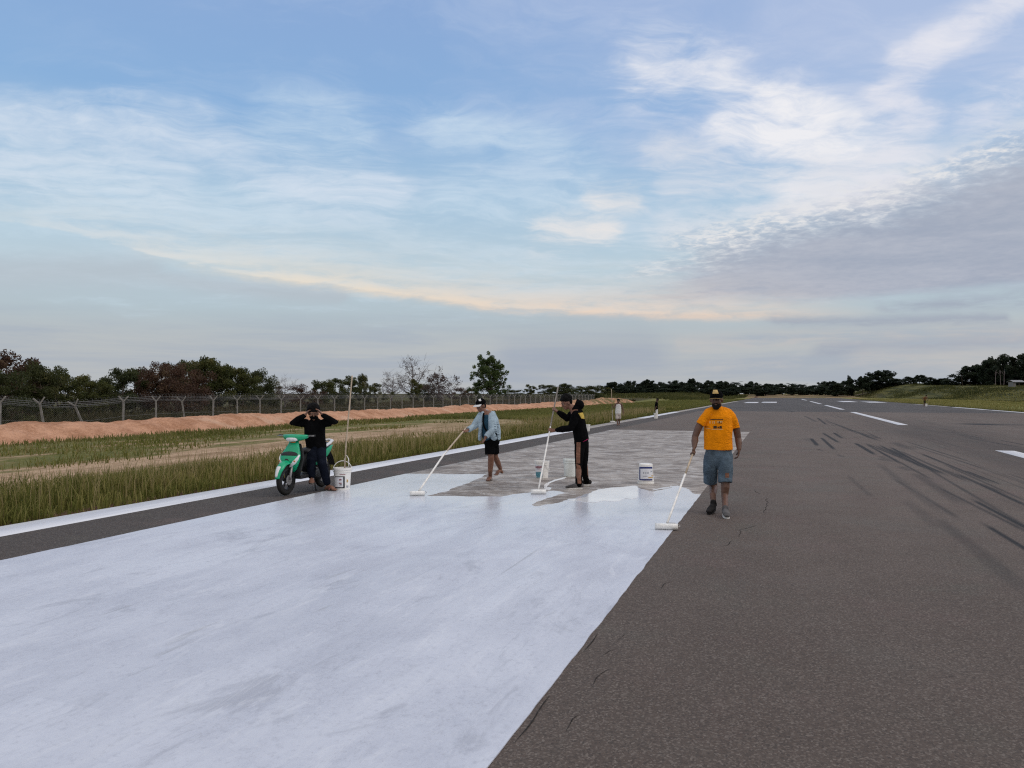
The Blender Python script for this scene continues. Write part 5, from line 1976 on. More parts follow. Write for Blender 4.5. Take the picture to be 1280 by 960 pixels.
# ================================================================== buckets
M_PAIL, bpail = new_mat('white_pail', .4, .45)
on = objcoord()
setc(bpail, mixc(sstep(noise(on, 9.0, 5, .65), .58, .78) * .5, (0.86, 0.84, 0.80), (0.58, 0.54, 0.48)))
M_PAILL = simple_mat('milky_pail', (0.76, 0.79, 0.76), .35, .45, var=.08, scale=6)
M_LBLUE = simple_mat('label_blue', (0.012, 0.026, 0.16), .45)
M_LWHITE = simple_mat('label_white', (0.76, 0.77, 0.80), .45, var=.06)
M_LRED = simple_mat('label_red', (0.25, 0.05, 0.07), .5)
M_LTEAL = simple_mat('label_teal', (0.10, 0.27, 0.33), .5, scale=60, var=.4)
M_LGREY = simple_mat('label_grey', (0.36, 0.38, 0.42), .5)
M_LGOLD = simple_mat('label_gold', (0.55, 0.36, 0.12), .5)
M_LBLACK = simple_mat('label_black', (0.02, 0.02, 0.025), .5)
M_FILL = simple_mat('paint_fill', (0.80, 0.80, 0.79), .2, .5, var=.04)


def lathe(prof, n=36):
    V, F = [], []
    for r_, z in prof:
        for k in range(n):
            a = 2 * math.pi * k / n
            V.append((math.cos(a) * r_, math.sin(a) * r_, z))
    for i in range(len(prof) - 1):
        for k in range(n):
            F.append((i * n + k, i * n + (k + 1) % n, (i + 1) * n + (k + 1) % n, (i + 1) * n + k))
    return V, F


def bucket(loc, h, rb, rt, label, mat=None, rz=0.0, handle='down', fill=True, upside=False, group='paint buckets', name='paint_bucket', lid=False):
    root = tag(empty(name, (loc[0], loc[1], 0.0125 if loc[1] < 0 else 0), rz), label, 'bucket', group)
    m = mat or M_PAIL
    t = .006
    prof = [(0.0005, .002), (rb - .01, .0), (rb, .008), (rb + (rt - rb) * .72, h * .72), (rt, h), (rt - t, h), (rb - t, .02), (.0005, .016)]
    if upside: prof = [(r_, h - z) for r_, z in prof]
    V, F = lathe(prof); 
    if upside: F = [tuple(reversed(f)) for f in F]
    sh = mesh_obj('shell', V, F, m, root, False)
    sh.data.polygons.foreach_set('use_smooth', [True] * len(sh.data.polygons))
    try: sh.data.set_sharp_from_angle(angle=math.radians(35))
    except Exception: pass

    def hz(z): return h - z if upside else z
    bands = [(h - .030, h + .004, .010), (h - .070, h - .056, .009)]
    for z0, z1, o in bands:
        r0 = rb + (rt - rb) * z0 / h
        a, b = sorted((hz(z0), hz(z1)))
        V, F = lathe([(r0 - .001, a), (r0 + o, a), (r0 + o + .001, b), (r0 - .001, b)])
        mesh_obj('rim_band', V, F, m, root, False)
    if fill and not upside:
        V, F = lathe([(.0005, h * .8), (rb + (rt - rb) * .8 - t - .001, h * .8)]); mesh_obj('paint_surface', V, F, M_FILL, root)
    if lid:
        V, F = lathe([(.0005, h + .012), (rt + .004, h + .010), (rt + .014, h + .004), (rt + .014, h - .02), (rt + .011, h - .02)]); mesh_obj('lid', V, F, m, root)
    if handle:
        pts = []
        for k in range(13):
            a = math.pi * k / 12
            R = rt + .012
            if handle == 'up': pts.append((math.cos(a) * R, 0, h - .05 + math.sin(a) * .17))
            else: pts.append((math.cos(a) * R, -math.sin(a) * (R * 1.04), hz(h - .05) - math.sin(a) * (.14 if not upside else -.10)))
        mesh_obj('bail_handle', *tubes_mesh([(pts, [.006] * 13)], 8), M_POLEW, root, True)
    return root, sh


def labelled(root, sh, items, zt):
    t = bvh(sh)
    for nm, m, x0, y0, x1, y1, off in items:
        decal(nm, sh, [zt(x0, y0), zt(x1, y0), zt(x1, y1), zt(x0, y1)], m, root, 10, 4, off, t)


# blue and white, standing upside down on its rim
p = G(807.3, 604.5)
b, sh = bucket(p, .365, .124, .144, 'blue-banded white paint bucket turned upside down at the edge of the wet paint', None, .4, None, upside=True)
zt = lambda x, y: (785 + x / 21.33, 570 + y / 21.33)
labelled(b, sh, [('label', M_LBLUE, 262, 290, 690, 655, .003), ('label_field', M_LWHITE, 335, 338, 675, 615, .005), ('label_strokes', M_LGREY, 405, 425, 430, 470, .007), ('label_strokes', M_LGREY, 455, 430, 490, 468, .007),
                 ('label_strokes', M_LGREY, 515, 425, 550, 466, .007), ('label_strokes', M_LGREY, 390, 530, 520, 545, .007), ('label_strokes', M_LGREY, 600, 395, 640, 425, .007), ('label_strokes', M_LGOLD, 540, 560, 650, 590, .007), ('label_strokes', M_LGOLD, 620, 515, 660, 540, .007)], zt)

# two white ones behind the boy's pole
p = G(677.5, 597.5)
b, sh = bucket(p, .335, .118, .138, 'white paint bucket with a red and teal printed label', None, 2.2, 'down')
zt = lambda x, y: (660 + x / 16.0, 560 + y / 16.0)
labelled(b, sh, [('label', M_LWHITE, 150, 330, 300, 640, .003), ('label_strokes', M_LRED, 155, 365, 275, 395, .005), ('label_strokes', M_LRED, 175, 410, 250, 425, .005), ('label_strokes', M_LTEAL, 160, 480, 285, 630, .005)], zt)
p = G(713, 595.5)
b, sh = bucket(p, .345, .118, .140, 'plain milky white paint bucket right behind the boy\'s legs', M_PAILL, 1.0, None)
# the one by the scooter, with the spare pole standing in it
p = G(428, 612)
b, sh = bucket(p, .375, .128, .150, 'white paint bucket with a black-framed label beside the scooter', None, .2, 'up')
b.rotation_euler.z = YAW + .3
zt = lambda x, y: (410 + x / 17.45, 565 + y / 17.45)
labelled(b, sh, [('label', M_LBLACK, 155, 530, 365, 790, .003), ('label_field', M_LWHITE, 150, 548, 330, 765, .005), ('label_strokes', M_LRED, 245, 590, 295, 620, .007), ('label_strokes', M_LRED, 240, 670, 300, 690, .007), ('label_strokes', M_LBLACK, 255, 705, 300, 725, .007),
                 ('label_strokes', M_LRED, 255, 485, 380, 497, .003), ('label_strokes', M_LGOLD, 405, 600, 435, 660, .003), ('label_strokes', M_LGREY, 400, 730, 440, 775, .003)], zt)
d0 = depth_of(p)
foot = Vector((p.x, p.y, .03)) + RGT * .02
t = tag(empty('spare_pole', foot), 'tall thin roller pole standing upright in the bucket beside the scooter', 'pole')
top = P(440.2, 469.5, d0 + .10)
midp = P(432.5, 555, d0 + .01)
pts = [foot, midp, P(437, 505, d0 + .06), top]
fine = []
for i in range(3):
    for j in range(5): fine.append(pts[i].lerp(pts[i + 1], j / 5))
fine.append(top)
plain('pole', tubes_mesh([(fine, [.012] * len(fine))], 10), M_WOODP, t)
a = new(); chain_geo(a, [(foot + UPZ * .30 - RGT * .05, .030), (foot + UPZ * .44 - RGT * .06, .030)], None, 12, False)
loop = [foot + UPZ * .30 + RGT * .02, foot + UPZ * .50 + RGT * .015, foot + UPZ * .56 + RGT * .05, foot + UPZ * .50 + RGT * .085, foot + UPZ * .32 + RGT * .09]
plain('roller_frame', tubes_mesh([(loop, [.008] * 5)], 8), M_POLEW, t)
# little pail far off on the edge line
p = G(734.8, 539.3)
b, sh = bucket(p, .30, .075, .105, 'small tapered white pail standing alone on the edge line behind the boy in black', None, .5, None)
# bucket by the far boy
p = G(819.8, 523.3)
b, sh = bucket(p, .37, .115, .135, 'white paint bucket at the feet of the far figure in the black shirt', None, .5, None)
p = G(1157.6, 508.0)
b, sh = bucket(p, .36, .13, .15, 'white paint bucket on the right-hand edge line beside the farthest worker', None, .5, None)


# ================================================================== workers in the distance
def far_person(ox, oy, sc, foot_px, spec):
    pass


def make_vest_man():
    foot = G(773, 531.8)
    F = Fig(755, 485, 16.0, depth_of(foot), foot, 'distant man in a white vest and pale shorts, holding a roller pole upright')
    J, root, r, v = F.J, F.root, F.r, F.v
    s = 1.0
    skin = new()
    k = .83
    hc = J(288, 262); head_geo(skin, hc, (-v - UPZ * .1), UPZ, .86)
    chain_geo(skin, [(J(288, 285), .045), (J(288, 305), .06)], r)
    chain_geo(skin, [(J(288, 315), .14, .08), (J(288, 400), .13, .085), (J(285, 510), .13, .09)], r)
    hp = P(*F.px(160, 318), F.d0 - .05)
    bot = Vector((G(*F.px(170, 688)).x, G(*F.px(170, 688)).y, .06)); top = P(*F.px(148, 25), F.d0 - .05)
    dp = (top - bot).normalized()
    chain_geo(skin, [(J(228, 325), .048), (J(196, 405, -.03), .038), (J(168, 345, -.05), .028)], v)
    grip_hand(skin, J(168, 345, -.05), hp, dp, .85)
    chain_geo(skin, [(J(350, 325), .048), (J(378, 430), .038), (J(384, 505, -.02), .026)], v)
    open_hand(skin, J(384, 505, -.02), -UPZ, -r, .5, .85, 1)
    for x0, x1, dy in ((260, 268, -.12), (312, 300, .08)):
        ft = Vector(foot) + r * ((x1 - 285) * F.m) + v * dy
        an = Vector((ft.x, ft.y, .08)); 
        chain_geo(skin, [(J(x0, 540), .07), (J(x0 + (x1 - x0) * .4, 640, dy * .5), .046), (an, .034)], r)
        foot_geo(skin, an, an - v * .16 - UPZ * .055, .9)
    fuse('body', skin, M_SKIN, root, .009, 2)
    a = new(); hair_geo(a, hc, (-v - UPZ * .1), UPZ, .88, 3, tufts=40); fuse('hair', a, M_HAIR, root, .009, 1)
    a = new(); chain_geo(a, [(J(288, 312), .08, .075), (J(287, 335), .135, .095), (J(286, 420), .150, .105), (J(284, 505), .155, .11)], r)
    fuse('vest', a, M_WHITEC, root, .01, 2, .006, 9, 1)
    a = new(); chain_geo(a, [(J(284, 500), .145, .105), (J(284, 530), .145, .105)], r)
    chain_geo(a, [(J(262, 530), .082), (J(262, 605, -.04), .078)], r); chain_geo(a, [(J(310, 530), .082), (J(312, 600, .04), .078)], r)
    fuse('shorts', a, cloth('cream_cotton', (0.56, 0.49, 0.45), .1), root, .01, 2, .006, 9, 1)
    roller((bot.x, bot.y, 0), [top, hp, bot + UPZ * .03], r, .26, 'paint roller on a pale pole held by the distant man in the white vest', r=.016)


make_vest_man()


def make_black_boy():
    foot = G(821, 523.2)
    F = Fig(755, 485, 16.0, depth_of(foot), foot, 'distant youngster in a black shirt and white trousers, side-on behind a bucket')
    J, root, r, v = F.J, F.root, F.r, F.v
    skin = new()
    hc = J(1066, 238); head_geo(skin, hc, (-r - v * .3), UPZ, .82)
    chain_geo(skin, [(J(1064, 255), .042), (J(1058, 275), .055)], r)
    chain_geo(skin, [(J(1054, 285), .08, .12), (J(1048, 350), .085, .12), (J(1050, 430), .085, .12)], r)
    for dy, x1 in ((-.15, 1028), (.15, 1050)):
        chain_geo(skin, [(J(1054, 290, dy), .046), (J(1050, 360, dy * 1.2), .036), (J(x1, 415, dy), .026)], v)
        open_hand(skin, J(x1, 415, dy), -UPZ - r * .3, v * (-1 if dy > 0 else 1), .6, .82, 1)
    for dy, x1 in ((-.08, 1060), (.08, 1066)):
        ft = Vector(foot) + r * ((x1 - 1060) * F.m) + v * dy
        an = Vector((ft.x, ft.y, .08))
        chain_geo(skin, [(J(1055, 440, dy), .07), (J(1058, 530, dy), .045), (an, .033)], r); foot_geo(skin, an, an - r * .15 - UPZ * .055, .9)
    fuse('body', skin, M_SKIN, root, .009, 2)
    a = new(); hair_geo(a, hc, (-r - v * .3), UPZ, .86, 3, tufts=40); fuse('hair', a, M_HAIR, root, .009, 1)
    a = new(); chain_geo(a, [(J(1058, 272), .06, .09), (J(1050, 300), .095, .135), (J(1046, 370), .11, .14), (J(1048, 430), .105, .14)], r)
    for dy in (-.15, .15): chain_geo(a, [(J(1054, 292, dy), .062), (J(1050, 350, dy * 1.2), .055)], v)
    fuse('shirt', a, M_BLACKC, root, .01, 2, .006, 9, 1)
    a = new()
    chain_geo(a, [(J(1052, 425), .09, .115), (J(1054, 450), .09, .115)], r)
    for dy, x1 in ((-.08, 1060), (.08, 1066)):
        ft = Vector(foot) + r * ((x1 - 1060) * F.m) + v * dy
        chain_geo(a, [(J(1055, 445, dy), .078), (J(1058, 530, dy), .062), (Vector((ft.x, ft.y, .12)), .055)], r)
    fuse('trousers', a, M_WHITEC, root, .01, 2, .006, 9, 1)


make_black_boy()


def make_far_worker():
    foot = G(1155.5, 508.2)
    F = Fig(1130, 480, 21.33, depth_of(foot), foot, 'farthest tiny worker in a reddish top with arms out, by the right-hand edge line')
    J, root, r, v = F.J, F.root, F.r, F.v
    skin = new()
    hc = J(594, 318); head_geo(skin, hc, (-v - UPZ * .2), UPZ, .95)
    chain_geo(skin, [(J(585, 330), .05), (J(572, 348), .07)], r)
    chain_geo(skin, [(J(565, 355), .13, .09), (J(558, 400), .13, .09), (J(552, 440), .12, .09)], r)
    chain_geo(skin, [(J(530, 355), .05), (J(498, 385, -.1), .04), (J(490, 430, -.2), .03)], v)
    open_hand(skin, J(490, 430, -.2), -UPZ, r, .5, .9, 1)
    chain_geo(skin, [(J(600, 352), .05), (J(628, 390, -.1), .04), (J(622, 440, -.2), .03)], v)
    open_hand(skin, J(622, 440, -.2), -UPZ, -r, .5, .9, 1)
    for x0, dy in ((538, -.1), (562, .12)):
        ft = Vector(foot) + r * ((x0 - 552) * F.m) + v * dy
        an = Vector((ft.x, ft.y, .08))
        chain_geo(skin, [(J(x0, 450), .08), (J(x0, 500, dy), .05), (an, .036)], r); foot_geo(skin, an, an - v * .16 - UPZ * .055)
    fuse('body', skin, M_SKIN, root, .011, 2)
    a = new(); hair_geo(a, hc, (-v - UPZ * .2), UPZ, .98, 3, tufts=40); fuse('hair', a, M_HAIR, root, .01, 1)
    a = new(); chain_geo(a, [(J(572, 346), .08, .08), (J(564, 362), .15, .11), (J(556, 410), .15, .12), (J(552, 440), .145, .12)], r)
    for x, y in ((506, 375), (622, 378)): chain_geo(a, [(J(550 if x < 550 else 590, 354), .07), (J(x, y, -.08), .062)], v)
    fuse('shirt', a, cloth('rust_cotton', (0.15, 0.075, 0.035), .3), root, .011, 2, .006, 9, 1)
    a = new(); chain_geo(a, [(J(552, 435), .135, .11), (J(550, 452), .135, .11)], r)
    for x0, dy in ((538, -.1), (562, .12)): chain_geo(a, [(J(x0, 450), .085), (J(x0, 490, dy * .8), .075)], r)
    fuse('shorts', a, cloth('dark_olive_cotton', (0.030, 0.032, 0.015), .3), root, .011, 2, .006, 9, 1)


make_far_worker()
# ------------------------------------------------------------------ grass
def grass_mat(name, c0, c1, c2):
    m, b = new_mat(name, 0.7, 0.2)
    t = attr('tint')
    h = attr('along')
    c = mixc(t, c0, c1)
    c = mixc((h * sstep(t, 0.45, 0.9)).clamp() * 0.8, c, c2)
    setc(b, c)
    b.inputs['Subsurface Weight'].default_value = 0.0
    # thin leaves let some light through
    tr = E.nt.nodes.new('ShaderNodeBsdfTranslucent')
    E.nt.links.new(c, tr.inputs['Color'])
    mx = E.nt.nodes.new('ShaderNodeMixShader')
    mx.inputs[0].default_value = 0.38
    out = [n for n in E.nt.nodes if n.type == 'OUTPUT_MATERIAL'][0]
    E.nt.links.new(b.outputs[0], mx.inputs[1])
    E.nt.links.new(tr.outputs[0], mx.inputs[2])
    E.nt.links.new(mx.outputs[0], out.inputs[0])
    return m


def blades(name, X, Y, H, W, mat, tint, lean=0.35):
    n = len(X)
    Z = ground_z(X, Y) - 0.01
    th = RNG.uniform(0, 2 * np.pi, n)
    ld = RNG.uniform(0, 2 * np.pi, n)
    ll = np.abs(RNG.normal(0, lean, n)) * H
    wx, wy = np.cos(th) * W / 2, np.sin(th) * W / 2
    lx, ly = np.cos(ld) * ll, np.sin(ld) * ll
    base = np.stack([X, Y, Z], -1)
    wv = np.stack([wx, wy, np.zeros(n)], -1)
    m1 = base + np.stack([lx * .28, ly * .28, H * .55], -1)
    tp = base + np.stack([lx, ly, H * np.sqrt(np.clip(1 - (ll / H) ** 2 * .4, .3, 1))], -1)
    co = np.stack([base - wv, base + wv, m1 + wv * .8, m1 - wv * .8, tp + wv * .12, tp - wv * .12], 1).reshape(-1, 3)
    k = np.arange(n)[:, None] * 6
    q = np.concatenate([k + np.array([[0, 1, 2, 3]]), k + np.array([[3, 2, 4, 5]])], 1).reshape(-1, 4)
    al = np.tile(np.array([0, 0, .55, .55, 1, 1]), n)
    o = np_mesh(name, co, q, mat, attrs={'tint': np.repeat(tint, 6), 'along': al})
    tag(o, kind='stuff')
    return o


M_GRASS = grass_mat('grass_blade', (0.062, 0.076, 0.015), (0.23, 0.225, 0.052), (0.36, 0.29, 0.115))
M_FIELD = grass_mat('field_blade', (0.11, 0.122, 0.034), (0.235, 0.220, 0.066), (0.34, 0.28, 0.115))
M_DRY = grass_mat('dry_blade', (0.16, 0.135, 0.045), (0.30, 0.235, 0.095), (0.46, 0.35, 0.19))

# tall verge grass along the pavement
n = 62000
Y = 4 + 76 * RNG.random(n) ** 1.7
X = -9.16 - 2.5 * RNG.random(n) ** 1.15 * (0.75 + 0.5 * fbm(Y * 0.15, Y * 0, 12))
keep = fbm(X * 0.8, Y * 0.5, 14) * 0.7 + fbm(X * 3, Y * 3, 15) * 0.4 - (X < -11.2) * 0.12 > RNG.random(n) * 0.62 + 0.20
X, Y = X[keep], Y[keep]
n = len(X)
H = 0.88 * (0.20 + 0.26 * fbm(X * 0.5, Y * 0.4, 16) + 0.14 * RNG.random(n)) * (0.55 + 0.9 * fbm(X * 2.2, Y * 1.6, 19)) * (0.62 + 0.62 * fbm(X * 0.3, Y * 0.45, 20)) * (0.55 + 0.45 * smooth01((-9.35 - X) / 0.6)) * np.where(X < -11.3, 0.6, 1)
W = 0.011 + 0.0007 * Y + 0.007 * RNG.random(n)
tint = np.clip(-0.05 + 0.7 * fbm(X * 0.6, Y * 0.35, 17) + 0.35 * fbm(X * 5, Y * 5, 18) + 0.6 * (RNG.random(n) - .45), 0, 1)
blades('verge_grass', X, Y, H, W, M_GRASS, tint)

# pale seed stalks standing through the verge
n = 3600
Y = 5 + 60 * RNG.random(n) ** 1.6
X = -9.3 - 2.3 * RNG.random(n)
blades('seed_stalks', X, Y, 0.42 + 0.24 * RNG.random(n), 0.006 + 0.0005 * Y, M_DRY, 0.5 + 0.5 * RNG.random(n), 0.25)

# short patchy field grass up to the bank
n = 100000
Y = 6 + 110 * RNG.random(n) ** 1.5
X = -11.0 - 13.0 * RNG.random(n)
trk = np.exp(-((X + 14.2 + (Y - 10) * 0.06) / np.minimum(1.2 + np.maximum(Y - 8, 0) * 0.045, 3.0)) ** 2) * smooth01((95 - Y) / 50)
dens = fbm(X * 0.45, Y * 0.22, 22) * 1.1 - trk * 0.30 + 0.25 * smooth01((-X - 20.5) / 3) + 0.3 * smooth01((Y - 40) / 30) + 0.16 * smooth01((X + 13.0) / 1.0)
keep = dens > 0.47 + 0.40 * RNG.random(n)
X, Y = X[keep], Y[keep]; n = len(X)
H = (0.07 + 0.16 * fbm(X * 0.7, Y * 0.5, 24) * RNG.random(n) * 1.6 + 0.05 * smooth01((-X - 20) / 2.5) * RNG.random(n))
W = 0.012 + 0.0009 * Y
tint = np.clip(0.1 + 0.75 * fbm(X * 0.4, Y * 0.2, 25) + 0.4 * (RNG.random(n) - .5), 0, 1)
dry = RNG.random(n) < 0.42 * fbm(X * 0.3, Y * 0.2, 26) + 0.05
blades('field_grass', X[~dry], Y[~dry], H[~dry], W[~dry], M_GRASS, tint[~dry], 0.5)
blades('dry_grass', X[dry], Y[dry], H[dry], W[dry], M_DRY, tint[dry], 0.6)

# far part of the left field and the right-hand field
n = 42000
Y = 45 + 170 * RNG.random(n) ** 1.4
X = np.where(RNG.random(n) < 0.3, -9.25 - 1.2 * RNG.random(n), -9.3 - 14.9 * RNG.random(n))
H = 0.14 + 0.22 * RNG.random(n) * fbm(X * 0.3, Y * 0.1, 27)
blades('far_grass', X, Y, H, 0.03 + 0.0012 * Y, M_FIELD, np.clip(0.1 + 0.6 * fbm(X * .2, Y * .08, 28) + .3 * (RNG.random(n) - .5), 0, 1), 0.5)
n = 30000
Y = 15 + 230 * RNG.random(n) ** 1.3
X = 20.5 + np.where(RNG.random(n) < 0.35, 1.0 * RNG.random(n), 34 * RNG.random(n))
blades('far_grass', X, Y, 0.12 + 0.2 * RNG.random(n), 0.03 + 0.0012 * Y, M_FIELD, np.clip(0.45 + 0.5 * fbm(X * .2, Y * .08, 29) + .3 * (RNG.random(n) - .5), 0, 1), 0.5)

# burnt scrub and weeds between the fence and the trees
n = 42000
Y = 2 + 165 * RNG.random(n) ** 1.3
X = -30.5 - 26 * RNG.random(n) ** 1.2
cl = fbm(X * 0.25, Y * 0.18, 35)
H = (0.35 + 1.25 * np.clip(cl - 0.3, 0, 1) + 0.35 * RNG.random(n)) * (0.6 + 0.4 * smooth01((-34 - X) / 6))
M_SCRUB = grass_mat('scrub_blade', (0.030, 0.027, 0.012), (0.085, 0.078, 0.026), (0.13, 0.085, 0.05))
blades('burnt_scrub', X, Y, H, 0.05 + 0.0012 * Y + 0.03 * RNG.random(n), M_SCRUB, np.clip(cl * 1.1 - 0.1 + .4 * (RNG.random(n) - .5), 0, 1), 0.45)
# bushes and long grass on the rise to the right and at the runway's end
n = 90000
Y = 60 + 330 * RNG.random(n)
X = 28 + 50 * RNG.random(n); k0 = X > 42 - 15 * smooth01((Y - 200) / 150); X = X[k0]; Y = Y[k0]; n = len(X)
cl = fbm(X * 0.10, Y * 0.05, 36)
k = cl > 0.40 + 0.2 * RNG.random(n)
X, Y, cl = X[k], Y[k], cl[k]; n = len(X)
M_RISE = grass_mat('rise_blade', (0.040, 0.048, 0.013), (0.14, 0.132, 0.040), (0.19, 0.16, 0.065))
blades('rough_grass', X, Y, 0.22 + 0.6 * np.clip(cl - .4, 0, 1) * 2 * RNG.random(n), 0.12 + 0.12 * RNG.random(n), M_RISE, np.clip(1.25 - cl * 1.6 + .5 * (RNG.random(n) - .5), 0, 1), 0.5)
n = 16000
Y = 185 + 150 * RNG.random(n)
X = -75 + 62 * RNG.random(n)
k = (Y > 305) | (X < -14)
X, Y = X[k], Y[k]; n = len(X)
cl = fbm(X * 0.08, Y * 0.06, 38)
blades('rough_grass', X, Y, 0.4 + 0.9 * np.clip(cl - .35, 0, 1) * 2 * RNG.random(n), 0.3 + 0.2 * RNG.random(n), M_RISE, np.clip(0.9 - cl * 0.9 + .4 * (RNG.random(n) - .5), 0, 1), 0.5)


# ------------------------------------------------------------------ trees
def leaf_mat(name, c0, c1, c2=None):
    m, b = new_mat(name, 0.65, 0.25)
    t = attr('tint')
    oi = E.nt.nodes.new('ShaderNodeObjectInfo')
    r = E(oi.outputs['Random'])
    c = mixc((t * 0.75 + r * 0.25).clamp(), c0, c1)
    if c2:
        c = mixc(sstep(t + (r - 0.5) * 0.4, 0.75, 1.0), c, c2)
    setc(b, c)
    tr = E.nt.nodes.new('ShaderNodeBsdfTranslucent')
    E.nt.links.new(c, tr.inputs['Color'])
    mx = E.nt.nodes.new('ShaderNodeMixShader')
    mx.inputs[0].default_value = 0.38
    out = [n for n in E.nt.nodes if n.type == 'OUTPUT_MATERIAL'][0]
    E.nt.links.new(b.outputs[0], mx.inputs[1])
    E.nt.links.new(tr.outputs[0], mx.inputs[2])
    E.nt.links.new(mx.outputs[0], out.inputs[0])
    return m


M_LEAF = leaf_mat('dark_leaves', (0.026, 0.036, 0.012), (0.095, 0.100, 0.032), (0.15, 0.132, 0.048))
M_LEAF2 = leaf_mat('olive_leaves', (0.034, 0.046, 0.012), (0.115, 0.118, 0.033), (0.16, 0.14, 0.045))
M_BROWN = leaf_mat('scorched_leaves', (0.045, 0.024, 0.015), (0.125, 0.065, 0.040), (0.15, 0.105, 0.055))
M_GREYL = leaf_mat('withered_leaves', (0.085, 0.060, 0.052), (0.15, 0.11, 0.095))
M_FRESH = leaf_mat('fresh_leaves', (0.030, 0.055, 0.018), (0.115, 0.155, 0.045), (0.19, 0.21, 0.07))
M_FAR = leaf_mat('distant_leaves', (0.010, 0.019, 0.012), (0.034, 0.046, 0.022), (0.05, 0.058, 0.026))



def leaf_mesh(name, clumps, per, size, mat, rs, flat=1.0):
    """clumps: (centre, radius) list; leaves are small crooked quads spread through each clump"""
    C = np.array([c for c, r in clumps]); R = np.array([r for c, r in clumps])
    idx = np.repeat(np.arange(len(C)), per)
    n = len(idx)
    d = rs.normal(0, 1, (n, 3)); d /= np.linalg.norm(d, axis=1)[:, None]
    rr = rs.random(n) ** 0.42
    ctr = C[idx] + d * (rr * R[idx])[:, None] * np.array([1, 1, 0.78 * flat])
    u = rs.normal(0, 1, (n, 3)); u /= np.linalg.norm(u, axis=1)[:, None]
    w = rs.normal(0, 1, (n, 3)); w -= (w * u).sum(1)[:, None] * u; w /= np.linalg.norm(w, axis=1)[:, None]
    s = size * (0.55 + 0.9 * rs.random(n))[:, None]
    a, b_ = u * s, w * s * 0.48
    co = np.stack([ctr - a, ctr + b_ - a * .1, ctr + a, ctr - b_ - a * .1], 1).reshape(-1, 3)
    q = np.arange(n * 4).reshape(-1, 4)
    ct = rs.random(len(C))
    tint = np.clip(0.55 * ct[idx] + 0.45 * rs.random(n), 0, 1)
    me_o = np_mesh(name, co, q, mat, attrs={'tint': np.repeat(tint, 4)})
    return me_o


def make_tree(kind, seed, height, width, mat, bark, leaf=0.14, per=70, limbs=9, trunk_h=0.35, twig=False, sparse=1.0, shape='round', cr=1.0):
    """returns (trunk mesh, crown mesh) in local space, origin at the foot"""
    rnd = random.Random(seed); rs = np.random.default_rng(seed)
    paths = []
    tr = 0.028 * height + 0.02
    lean = Vector((rnd.uniform(-.08, .08) * height, rnd.uniform(-.08, .08) * height, 0))
    top = Vector((0, 0, height * 0.86)) + lean
    tp = wander((0, 0, -0.3), top, 7, 0.03, rnd)
    paths.append((tp, [tr * (1 - 0.85 * i / 7) for i in range(8)]))
    clumps = []

    def at(t):
        i = min(int(t * 7), 6); return tp[i].lerp(tp[i + 1], t * 7 - i)
    for k in range(limbs):
        t = trunk_h + (0.97 - trunk_h) * (k + rnd.random()) / limbs
        s = at(t)
        if shape == 'cone':
            rad = width / 2 * (1.02 - t) ** 0.6 * (0.35 + 1.0 * min(1, (t - trunk_h) * 3.5 + .35)) * rnd.uniform(.75, 1.1)
        elif shape == 'umbrella':
            rad = width / 2 * (0.35 + 0.75 * t) * rnd.uniform(.6, 1.1)
        else:
            rad = width / 2 * math.sin(math.pi * (0.20 + 0.70 * (t - trunk_h) / (1 - trunk_h))) ** .7 * rnd.uniform(.6, 1.15)
        an = k * 2.4 + rnd.uniform(-.5, .5)
        e = s + Vector((math.cos(an) * rad, math.sin(an) * rad, height * rnd.uniform(.02, .17)))
        lp = wander(s, e, 4, 0.09, rnd)
        r0 = tr * (1 - .8 * t) * .62
        paths.append((lp, [r0 * (1 - .8 * i / 4) for i in range(5)]))
        for j in range(3 if not twig else 5):
            q = lp[rnd.choice((2, 3, 3, 4))]
            e2 = q + Vector((rnd.uniform(-1, 1), rnd.uniform(-1, 1), rnd.uniform(-.15, .95))) * (rad * .5 + .25)
            bp = wander(q, e2, 3, 0.12, rnd)
            paths.append((bp, [r0 * .38, r0 * .28, r0 * .18, r0 * .08]))
            if not twig:
                clumps.append((e2, rnd.uniform(.16, .30) * width * .62 * cr))
            else:
                for z in range(5):
                    s3 = bp[rnd.choice((1, 2, 3))]
                    e3 = s3 + Vector((rnd.uniform(-1, 1), rnd.uniform(-1, 1), rnd.uniform(0, 1.1))) * (rad * .32 + .18)
                    paths.append((wander(s3, e3, 2, 0.12, rnd), [r0 * .26, r0 * .2, r0 * .1]))
                if mat and rnd.random() < .6:
                    clumps.append((e2, rnd.uniform(.12, .2) * width * .6))
        if not twig:
            clumps.append((e, rnd.uniform(.17, .30) * width * .62 * cr))
    if not twig:
        clumps.append((top, .2 * width * .6))
        clumps = [c for c in clumps if rnd.random() < sparse]
    V, Q = tubes_mesh(paths, 5)
    tro = mesh_obj('trunk', V, Q, bark, smooth=True)
    cro = leaf_mesh('crown', [(tuple(c), r) for c, r in clumps], per, leaf, mat, rs) if (mat and clumps) else None
    me = [tro.data, cro.data if cro else None]
    for o in (tro, cro):
        if o: bpy.data.objects.remove(o)
    return me


def place_tree(name, meshes, loc, rz, sc, label, group=None, cat='tree', sx=1.0):
    t = empty(name, loc, rz)
    t.scale = (sc * sx, sc * sx, sc)
    tag(t, label, cat, group)
    for nm, me in (('trunk', meshes[0]), ('crown', meshes[1])):
        if me is None: continue
        o = bpy.data.objects.new(nm, me)
        COL.objects.link(o)
        o.parent = t
    return t


def spot(px, X):
    """ground point on the lengthways line at X, seen at photo column px"""
    th = YAW - math.atan((px - 640) / FPX)
    y = -X / math.tan(th)
    return Vector((X, y, gz(X, y)))


